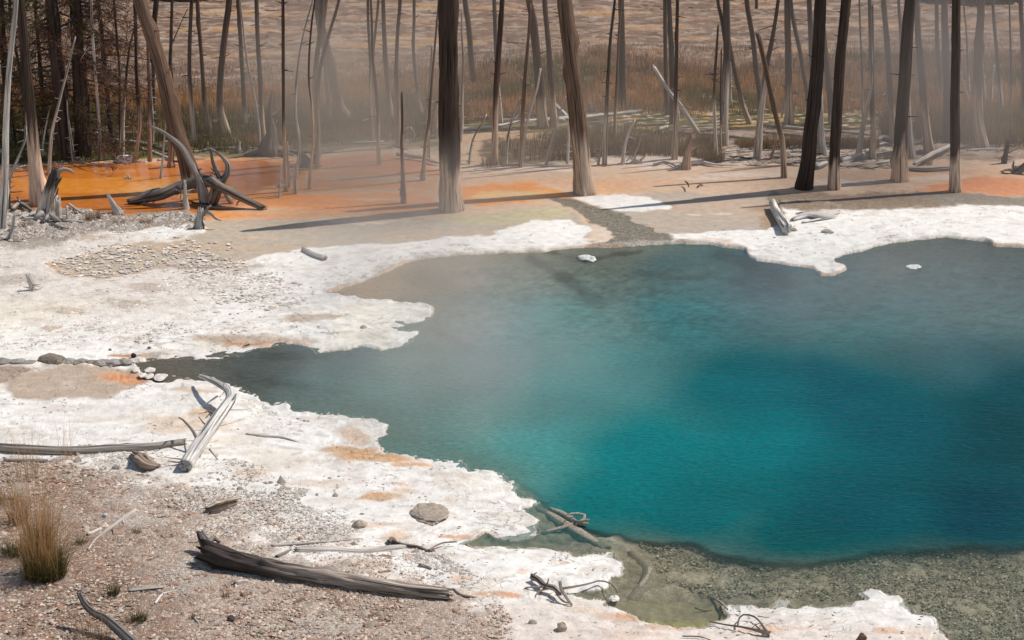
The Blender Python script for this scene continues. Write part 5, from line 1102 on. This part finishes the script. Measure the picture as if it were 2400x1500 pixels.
tuft("reddish tuft in the rubble at the foot of the curled stump", 60, 530, 18, 16, 120, (.16,.09,.05), (.32,.16,.08), .6, 18, .0022)
tuft("brown tuft below the stub at the pond edge", 280, 522, 18, 16, 90, (.2,.13,.07), (.4,.27,.15), .7, 19, .0022)
tuft("sedge tuft by the propped white log", 2172, 384, 22, 14, 120, (.18,.13,.08), (.36,.27,.18), .5, 20, .0024)
tuft("sedge around the slim pole left of the Y-shaped trunk", 1672, 378, 44, 26, 360, (.12,.08,.03), (.28,.17,.08), .35, 21, .0026)
tuft("sedge at the foot of the two-toned trunk", 1152, 386, 34, 28, 200, (.16,.10,.05), (.34,.22,.12), .4, 22, .0026)

def field(name, label, npts, region, hmin, hmax, cfun, seed, w=.006, kind="stuff", dens=None):
    r = np.random.default_rng(seed)
    P = np.array(region, float); x0, y0 = P.min(0); x1, y1 = P.max(0)
    R = sdf_raster(region)
    X = []; Y = []; tot = 0
    while tot < npts:
        # uniform in world area
        px = r.uniform(x0, x1, npts * 2); wy_ = r.uniform(float(gp(0, y1).y), float(gp(0, y0).y), npts * 2); py = Y_to_py(wy_)
        px = 1200 + (px - 1200) * (ray_t(y0) / ray_t(py)) if False else px
        d = sample(R, px, py); ok = d + noise(px * .02, py * .05, seed) * 14 < 0
        t_ = ray_t(py); wx_ = (px - 1200) / FPX * t_
        if dens is not None: ok &= r.random(len(px)) < dens(wx_, wy_, px, py)
        X.append(np.stack([wx_[ok], wy_[ok], px[ok], py[ok]], 1)); tot += int(ok.sum())
    A = np.concatenate(X)[:npts]; n = len(A)
    h = r.uniform(hmin, hmax, n) * (1 + .35 * noise(A[:, 0] * 1.2, A[:, 1] * 1.2, seed + 1)); a = r.random(n) * np.pi; la = r.random(n) * 6.28; ll = np.abs(r.normal(0, .25, n)) * h
    wx = np.cos(a) * w; wy2 = np.sin(a) * w
    c0, c1 = cfun(A, r)
    gz = np.interp(A[:, 1], [33, 42], [0, 0])
    V = []; Cc = []
    for t in (0, .55, 1.0):
        ox = np.cos(la) * ll * t * t; oy = np.sin(la) * ll * t * t; k = 1 - t * .85
        z = h * t - .03
        V += [np.stack([A[:, 0] + ox - wx * k, A[:, 1] + oy - wy2 * k, z], -1), np.stack([A[:, 0] + ox + wx * k, A[:, 1] + oy + wy2 * k, z], -1)]
        cc = c0 * (1 - t) + c1 * t; Cc += [cc, cc]
    V = np.stack(V, 1).reshape(-1, 3); Cc = np.stack(Cc, 1).reshape(-1, 3); b = np.arange(n)[:, None] * 6
    F = np.concatenate([b + np.array([[0, 1, 3, 2]]), b + np.array([[2, 3, 5, 4]])])
    o = link_mesh(name, V, F, GRASS, cols=Cc, smooth=False); tag(o, label, kind=kind); o['category'] = "grass"; return o
def meadow_col(A, r):
    n = len(A); g = sstep(-.1, .45, fbm(A[:, 0] * .35, A[:, 1] * .5, 301, 3) + .55 * sstep(235, 285, A[:, 3]) * sstep(1350, 900, A[:, 2]) - .1)[:, None]
    hz = sstep(150, 220, A[:, 3])[:, None]
    br = np.array([.40, .195, .07]) * hz + np.array([.27, .155, .10]) * (1 - hz); gr = np.array([.11, .09, .022])
    c = br * (1 - g) + gr * g; v = r.uniform(.55, 1.45, (n, 1))
    cl = (1 + .55 * fbm(A[:, 0] * 1.1, A[:, 1] * 1.4, 305, 3))[:, None]; return c * v * .7 * cl, c * v * 1.45 * cl
field("meadow_grass", "belt of brown and olive grass growing behind the dead trees", 52000,
   [(-60,200),(300,215),(560,215),(800,195),(860,175),(1200,150),(1380,120),(1550,140),(1700,165),(2000,130),(2460,130),(2460,285),(1850,262),(1560,272),(1320,262),(1120,278),(1010,322),(760,335),(480,352),(240,310),(-60,320)],
   .08, .25, meadow_col, 5, .007)
field("meadow_grass", "fringe of sparse reddish grass on the gravel slope", 12000, [(-60,160),(800,150),(1300,100),(1700,110),(2460,90),(2460,150),(1700,180),(1200,170),(800,215),(-60,215)], .05, .14, lambda A, r: (np.tile([.12,.08,.06], (len(A), 1)), np.tile([.26,.17,.13], (len(A), 1)) * r.uniform(.6, 1.4, (len(A), 1))), 6, .006)
sed = lambda A, r: (np.tile([.09,.058,.026], (len(A), 1)) * r.uniform(.5, 1.5, (len(A), 1)), np.tile([.30,.19,.085], (len(A), 1)) * r.uniform(.5, 1.5, (len(A), 1)))
field("sedge", "dark sedge patch behind the big tan leaning trunk", 5500, [(1170,345),(1330,310),(1560,308),(1690,335),(1700,372),(1560,366),(1300,378),(1180,375)], .10, .26, sed, 7, .005, dens=lambda x, y, px, py: .3 + .7 * (noise(x * .9, y * .9, 311) > -.15))
field("sedge", "brown sedge strips among the logs behind the big trunks", 3500, [(1720,335),(2060,330),(2060,352),(1870,348),(1740,352)], .08, .2, sed, 8, .005)
field("sedge", "brown sedge behind the right hazy trunks", 6500, [(2060,275),(2460,270),(2460,345),(2260,340),(2060,318)], .12, .32, sed, 9, .006)
field("sedge", "sparse thin grass left behind the orange pond", 5000, [(-60,318),(250,312),(400,345),(640,330),(880,318),(1020,322),(1020,332),(860,332),(640,352),(470,362),(300,372),(-60,390)], .06, .2, lambda A, r: (np.tile([.06,.055,.018], (len(A), 1)), np.tile([.22,.16,.06], (len(A), 1)) * r.uniform(.5, 1.5, (len(A), 1))), 10, .005)

# ------------------------------------------------------------------ LOOSE GRAVEL AND CRUST FLAKES
def scatter(name, label, n, region, smin, smax, col, seed, flat=.6, sink=.2, dens=None, elong=1.0, water=False):
    r = np.random.default_rng(seed); R = sdf_raster(region); P = np.array(region, float); x0, y0 = P.min(0); x1, y1 = P.max(0)
    acc = []; tot = 0
    while tot < n:
        px = r.uniform(x0, x1, n * 2); wy_ = r.uniform(float(gp(0, y1).y), float(gp(0, y0).y), n * 2); py = Y_to_py(wy_); wx_ = (px - 1200) / FPX * ray_t(py)
        ok = (sample(R, px, py) + noise(wx_ * 3, wy_ * 3, seed) * 40 < 0) & ((pool_d(px, py, wx_, wy_) > 14) if not water else (pool_d(px, py, wx_, wy_) < -12))
        if dens is not None: ok &= r.random(len(px)) < dens(wx_, wy_, px, py)
        acc.append(np.stack([wx_[ok], wy_[ok]], 1)); tot += int(ok.sum())
    A = np.concatenate(acc)[:n]
    base = np.array([(1,0,0),(.3,.95,0),(-.8,.6,0),(-.8,-.6,0),(.3,-.95,0),(.15,.1,1)], float)
    s = smin * (smax / smin) ** (r.random(n) ** 2.2)
    V = base[None] * r.uniform(.65, 1.3, (n, 6, 3)); V[:, :, 2] *= flat * r.uniform(.5, 1.2, (n, 1)); V[:, 5, :2] += r.normal(0, .3, (n, 2)); V[:, :, 0] *= elong
    V[:, :5, 2] -= sink
    V *= s[:, None, None]; a = r.random(n) * 6.28 if elong == 1 else r.normal(0, .5, n); ca, sa = np.cos(a)[:, None], np.sin(a)[:, None]
    X = V[:, :, 0] * ca - V[:, :, 1] * sa + A[:, :1]; Y = V[:, :, 0] * sa + V[:, :, 1] * ca + A[:, 1:2]
    zb = 0.0
    if water:
        pxs = 1200 + A[:, 0] * FPX / ray_t(Y_to_py(A[:, 1])); pys = Y_to_py(A[:, 1]); dwm = pool_d(pxs, pys, A[:, 0], A[:, 1]) * ray_t(pys) / FPX
        zb = -(0.06 + 0.05 * sstep(-0.05, -1.0, dwm) + 1.3 * sstep(-110, -300, sample(deep_r, pxs, pys)))[:, None] + .012
    V = np.stack([X, Y, V[:, :, 2] + .004 + zb], -1).reshape(-1, 3)
    c = np.asarray(col(A, r, s)) ; c = np.repeat(c[:, None], 6, 1).reshape(-1, 3)
    b = np.arange(n)[:, None] * 6
    F = np.concatenate([b + np.array([[k, (k + 1) % 5, 5]]) for k in range(5)])
    o = link_mesh(name, V, F, STONE, cols=c, smooth=False); tag(o, label, kind="stuff"); o['category'] = "gravel"; return o
def gcol(A, r, s):
    n = len(A); k = r.random((n, 1)); base = np.array([.46,.34,.26]) * (1 - k) + np.array([.66,.55,.46]) * k
    red = sstep(.7, .95, r.random(n))[:, None]; base = base * (1 - red) + np.array([.26,.14,.10]) * red
    return base * r.uniform(.6, 1.15, (n, 1))
FGR = [(-60,1075),(180,1085),(330,1110),(470,1150),(620,1180),(760,1260),(900,1300),(1050,1390),(1180,1420),(1200,1540),(-60,1540)]
scatter("soil_gravel", "loose tan gravel and grit covering the foreground soil", 26000, FGR, .0035, .02, gcol, 21)
scatter("forest_litter", "reddish bark bits and needle litter strewn over the foreground soil", 3600, FGR, .004, .03, lambda A, r, s: np.where(r.random((len(A), 1)) < .7, np.array([[.26,.16,.11]]), np.array([[.42,.36,.30]])) * r.uniform(.5, 1.4, (len(A), 1)), 31, flat=.25, elong=3.2, dens=lambda x, y, px, py: .15 + .85 * sstep(1000, 100, px + (1300 - py)))
scatter("soil_stones", "scattered thumb-sized stones on the foreground soil and crust edge", 420, [(-60,1040),(600,1080),(900,1200),(1180,1400),(1200,1540),(-60,1540)], .012, .05, lambda A, r, s: np.array([.50,.42,.35]) * r.uniform(.45, 1.2, (len(A), 1)), 32, flat=.7)
scatter("crust_crumbs", "crumbled bits of crust between soil and white ledge", 9000, [(150,1040),(600,1080),(760,1200),(1000,1290),(1180,1400),(1100,1420),(900,1330),(600,1320),(300,1180)], .005, .028, lambda A, r, s: np.array([.62,.56,.50]) * r.uniform(.5, 1.15, (len(A), 1)), 22, flat=.4, dens=lambda x, y, px, py: .15 + .85 * (fbm(x * 1.5, y * 1.5, 320, 2) > .05))
scatter("crust_crumbs", "rough crumbs scattered over the left white bank", 5000, [(-60,540),(480,540),(640,640),(760,690),(560,780),(300,800),(-60,830)], .006, .032, lambda A, r, s: np.array([.66,.585,.52]) * r.uniform(.6, 1.2, (len(A), 1)), 23, flat=.35, dens=lambda x, y, px, py: .12 + .88 * (fbm(x * .8, y * .8, 330, 3) + .3 * sstep(500, 100, px) > .05), elong=1.6)
scatter("shore_rubble", "grey rubble on the near shore of the orange pond", 5000, [(-60,492),(130,490),(300,505),(480,498),(480,525),(330,535),(150,552),(-60,565)], .008, .05, lambda A, r, s: np.array([.50,.44,.39]) * r.uniform(.4, 1.2, (len(A), 1)), 24, flat=.6)
scatter("crust_crumbs", "sparse dark specks lying on the white shelves", 2600, [(-60,600),(1000,540),(1500,520),(2460,480),(2460,560),(1900,620),(1100,570),(700,700),(980,760),(500,830),(0,1040),(600,930),(1000,1060),(1260,1220),(1480,1300),(1400,1400),(2200,1440),(2200,1540),(1300,1540),(1100,1380),(700,1100),(200,1000),(-60,1000)], .003, .012, lambda A, r, s: np.array([.30,.26,.22]) * r.uniform(.5, 1.8, (len(A), 1)), 25, flat=.4, elong=1.8)
scatter("sunken_gravel", "pale and yellowish gravel glinting on the bottom of the shallows", 22000, [(1440,1165),(1700,1150),(1960,1160),(2200,1130),(2460,1125),(2460,1540),(2240,1540),(2220,1470),(2100,1380),(1900,1390),(1720,1385),(1600,1370),(1540,1330)], .004, .017, lambda A, r, s: (np.array([[.50,.45,.33]]) * (.3 + 1.1 * r.random((len(A), 1)) ** 2.5)), 28, flat=.5, water=True)  # lightest stone tones stand in for glints on the bed
scatter("slope_stones", "dark stones strewn over the far gravel slope", 6000, [(-60,-20),(2460,-20),(2460,120),(1600,150),(800,180),(-60,200)], .02, .15, lambda A, r, s: np.array([.24,.155,.11]) * r.uniform(.5, 1.4, (len(A), 1)), 26, flat=.22, sink=.25, dens=lambda x, y, px, py: .1 + .9 * (fbm(x * .35, y * .9, 340, 2) > .1), elong=2.2)
scatter("mud_debris", "flat bits of wood and mud between the logs", 3000, [(1690,345),(1900,340),(2120,350),(2120,392),(1850,378),(1700,380)], .01, .06, lambda A, r, s: np.array([.34,.27,.22]) * r.uniform(.3, 1.8, (len(A), 1)), 27, flat=.25, elong=3.0)

# ------------------------------------------------------------------ CONIFERS AT THE LEFT
def conifer(label, base, wbase, H, crown0, nbr, reach, leafc, fol, seed, dead_frac=.5, leafn=60, twn=26, tw=.004, side=None):
    r = random.Random(seed); rn = np.random.default_rng(seed); B = gp(*base); m = mpp(base[1])
    o = empty("conifer_tree", B)
    mb = MB(); top = Vector((B.x + r.uniform(-.2, .2), B.y, H))
    mb.tube([Vector((B.x, B.y, -.1)), B.lerp(top, .25) , B.lerp(top, .6), top], [wbase * m / 2 * 1.15, wbase * m / 2 * .85, wbase * m / 2 * .5, .02], 14, 30, .14, seed, col=(.06,.042,.034), knots=6); mb.build("trunk", parent=o, loc=B)
    V = []; F = []; Cc = []; TV = []; TF = []; TC = []
    bb = MB()
    for k in range(nbr):
        z = crown0 + (H * .97 - crown0) * (k / nbr) ** 1.1; a = r.random() * 6.28
        if side is not None and r.random() < .6: a = side + r.uniform(-1.1, 1.1)
        L = reach * (1 - .75 * z / H) * r.uniform(.6, 1.15); c = Vector((B.x + (top.x - B.x) * z / H, B.y, z))
        d = Vector((math.cos(a), math.sin(a), r.uniform(-.15, .15))); pts = [c]
        for t in (.33, .66, 1): pts.append(c + d * L * t + Vector((r.uniform(-.05, .05), r.uniform(-.05, .05), -.32 * L * t ** 1.6)))
        bb.tube(pts, [.018, .012, .008, .003], 5, 8, .1, seed + k, col=(.075,.052,.042))
        live = r.random() > dead_frac
        # twigs
        nt = twn; tt = rn.uniform(.15, 1, nt)
        cen = np.array([pts[0].lerp(pts[-1], float(t))[:] for t in tt]); cen[:, 2] += .0
        dirv = rn.normal(0, 1, (nt, 3)); dirv[:, 2] -= .7; dirv /= np.linalg.norm(dirv, axis=1)[:, None]; ln = rn.uniform(.12, .38, nt)[:, None]
        e = cen + dirv * ln; mid = (cen + e) / 2 + rn.normal(0, .03, (nt, 3)); pw = rn.normal(0, 1, (nt, 3)); pw /= np.linalg.norm(pw, axis=1)[:, None]; pw *= tw
        b0 = len(TV) and sum(len(x) for x in TV) or 0
        blk = np.stack([cen - pw, cen + pw, mid - pw, mid + pw, e], 1).reshape(-1, 3); TV.append(blk)
        bi = b0 + np.arange(nt)[:, None] * 5; TF += (bi + np.array([[0, 1, 3]])).tolist() + (bi + np.array([[0, 3, 2]])).tolist() + (bi + np.array([[2, 3, 4]])).tolist()
        TC.append(np.repeat(rn.uniform(.04, .16, (nt, 1)) * np.array([[1, .72, .6]]), 5, 0))
        nl = leafn if live else int(leafn * .8)
        col = np.array(fol if live else leafc)
        t2 = rn.integers(0, nt, nl); s = rn.random((nl, 1)); q = cen[t2] * (1 - s) + e[t2] * s + rn.normal(0, .025, (nl, 3))
        dv = rn.normal(0, 1, (nl, 3)); dv /= np.linalg.norm(dv, axis=1)[:, None]; sv = rn.normal(0, 1, (nl, 3)); sv /= np.linalg.norm(sv, axis=1)[:, None]
        l = rn.uniform(.03, .08, (nl, 1)); w = .008
        b1 = sum(len(x) for x in V); V.append(np.stack([q - sv * w, q + sv * w, q + dv * l], 1).reshape(-1, 3)); F += (b1 + np.arange(nl)[:, None] * 3 + np.array([[0, 1, 2]])).tolist()
        Cc.append(np.repeat(col[None] * rn.uniform(.5, 1.6, (nl, 1)), 3, 0))
    bb.build("branches", parent=o, loc=B)
    link_mesh("twigs", np.concatenate(TV), TF, NEEDLE, o, cols=np.concatenate(TC), loc=B, smooth=False)
    link_mesh("crown", np.concatenate(V), F, NEEDLE, o, cols=np.concatenate(Cc), loc=B, smooth=False)
    tag(o, label, "conifer", "conifers at the left behind the orange pond"); return o
BRN = (.15,.072,.042); GRN = (.10,.085,.015)
conifer("dark conifer with olive green boughs, left one of the group", (155,372), 34, 7.5, .7, 70, 1.3, BRN, GRN, 201, .35, 260, 34, side=math.pi * .9)
conifer("dark conifer with rust-brown dead needles, right of the green one", (196,366), 34, 7.0, .35, 80, 1.25, (.17,.072,.038), (.15,.07,.035), 202, .8, 200, 40, side=0)
conifer("smaller brown twiggy conifer standing behind the right side of the group", (262,330), 12, 5.5, .9, 52, 1.1, (.19,.085,.045), (.16,.08,.04), 203, .9, 200, 34)
conifer("dark conifer at the left edge of the picture", (30,330), 14, 5.5, .15, 60, 1.2, (.04,.028,.02), (.07,.07,.015), 204, .7, 180, 34)
conifer("thin dark conifer standing between the thick trunk and the green boughs", (108,330), 10, 6.5, .3, 50, 1.0, (.05,.032,.022), (.09,.085,.015), 205, .5, 200, 30)
# distant shrubs at the top edge
for i, (lab, px, py, w) in enumerate([("dark distant shrub on the slope above the leaning trunk", 430, 4, 150), ("dark distant shrubbery at the top right corner", 2290, 12, 250)]):
    p = gp(px, py); m = mpp(py); rr = np.random.default_rng(700 + i); n = 9000; a = rr.random(n) * 6.28; q = np.sqrt(rr.random(n)); X = p.x + np.cos(a) * q * w * m / 2; Y = p.y + 1.2 + np.sin(a) * q * 1.4; Zt = (1 - q ** 3) * 1.1 * (1 + .4 * noise(X * 1.5, Y * 1.5, 701)) * rr.random(n)
    c = np.stack([X, Y, Zt], -1); d1 = rr.normal(0, 1, (n, 3)) * .05; d2 = rr.normal(0, 1, (n, 3)) * .05
    V = np.stack([c - d1, c + d1, c + d2], 1).reshape(-1, 3); F = (np.arange(n)[:, None] * 3 + np.array([[0, 1, 2]]))
    o = link_mesh("distant_shrub", V, F, NEEDLE, cols=np.repeat(np.array([[.05,.05,.025]]) * rr.uniform(.5, 1.5, (n, 1)), 3, 0), smooth=False, loc=(p.x, p.y + 1.2, 0)); tag(o, lab, "shrub")

# ------------------------------------------------------------------ STEAM
import bmesh
def steam(label, px, py, up, rx, ry, rz, dens, seed, **kw):
    p = gp(px, py); bm = bmesh.new(); bmesh.ops.create_icosphere(bm, subdivisions=3, radius=1.0); me = bpy.data.meshes.new("steam"); bm.to_mesh(me); bm.free()
    me.materials.append(mat_steam("steam_%d" % seed, dens, **kw)); o = bpy.data.objects.new("steam_cloud", me); COL.objects.link(o); o.location = (p.x, p.y, up); o.scale = (rx, ry, rz)
    tag(o, label, "steam", "steam drifting over the springs", "stuff"); return o
BS = (.95, .78, .64); PS = (.74, .88, .92)
BS = (1, .84, .72); PS = (.84, .94, .95)
steam("steam veil rising over the right end of the orange pond", 810, 415, .8, 2.2, 1.6, 2.2, .78, 1, scale=.8, lo=.32, hi=.70, low=.3, col=(.95, .78, .65))
steam("steam veil around the foot of the biggest dark trunk", 960, 500, .35, 2.4, 1.3, .9, .85, 2, scale=.9, lo=.34, hi=.66, low=.35, col=(1, .86, .75))
steam("thin steam hanging among the trees on the right", 2180, 400, 1.1, 3.0, 2.0, 2.4, .52, 3, scale=.6, low=.5, col=(.80, .68, .61))
steam("soft steam above the left middle of the pool", 1100, 930, .45, 2.3, 2.4, .9, .65, 4, scale=.8, low=.25, col=PS)
steam("soft steam above the right half of the pool", 2060, 790, .5, 3.0, 2.0, .9, .34, 5, scale=.7, low=.35, col=(.72, .84, .88))
steam("faint steam drifting near the big tan leaning trunk", 1450, 420, .5, 2.2, 1.3, 1.0, .5, 6, scale=.8, low=.25, col=BS)
steam("faint steam over the north-western corner of the pool", 960, 660, .4, 2.0, 1.6, .7, .9, 7, scale=.9, low=.3, col=(1, .94, .88))
steam("very thin warm haze lying across the whole far bank", 1200, 330, .6, 8.5, 3.5, 3.0, .09, 8, scale=.4, lo=.2, hi=.7, low=.5, col=(.95, .76, .62))

# ------------------------------------------------------------------ LIGHT
EL = math.radians(54); AZ = math.radians(19)      # sun to the right and slightly behind the scene
sd_ = Vector((math.cos(EL) * math.cos(AZ), math.cos(EL) * math.sin(AZ), math.sin(EL)))
sl = bpy.data.lights.new("sun", 'SUN'); sl.energy = 4.2; sl.angle = math.radians(.5); sl.color = (1.0, .94, .86)
so = bpy.data.objects.new("sun", sl); COL.objects.link(so); so.rotation_euler = sd_.to_track_quat('Z', 'Y').to_euler(); so.location = (10, 10, 20)
wd = bpy.data.worlds.new("World"); S.world = wd; wd.use_nodes = True; nt = wd.node_tree; nt.nodes.clear()
sky = nt.nodes.new('ShaderNodeTexSky'); sky.sky_type = 'NISHITA'; sky.sun_disc = False; sky.sun_elevation = EL; sky.sun_rotation = math.radians(90) - AZ
sky.altitude = 2200; bg = nt.nodes.new('ShaderNodeBackground'); bg.inputs[1].default_value = .15
ow = nt.nodes.new('ShaderNodeOutputWorld'); tn = nt.nodes.new('ShaderNodeVectorMath'); tn.operation = 'MULTIPLY'; tn.inputs[1].default_value = (1.12, .96, .78); nt.links.new(sky.outputs[0], tn.inputs[0]); nt.links.new(tn.outputs[0], bg.inputs[0]); nt.links.new(bg.outputs[0], ow.inputs[0])
S.view_settings.view_transform = 'Standard'; S.view_settings.look = 'None'; S.view_settings.exposure = 0; S.view_settings.gamma = 1
S.cycles.use_denoising = True
S.cycles.max_bounces = 6; S.cycles.diffuse_bounces = 3; S.cycles.transparent_max_bounces = 12; S.cycles.volume_bounces = 0
S.cycles.volume_step_rate = 2.0; S.cycles.volume_max_steps = 64; S.cycles.sample_clamp_indirect = 4
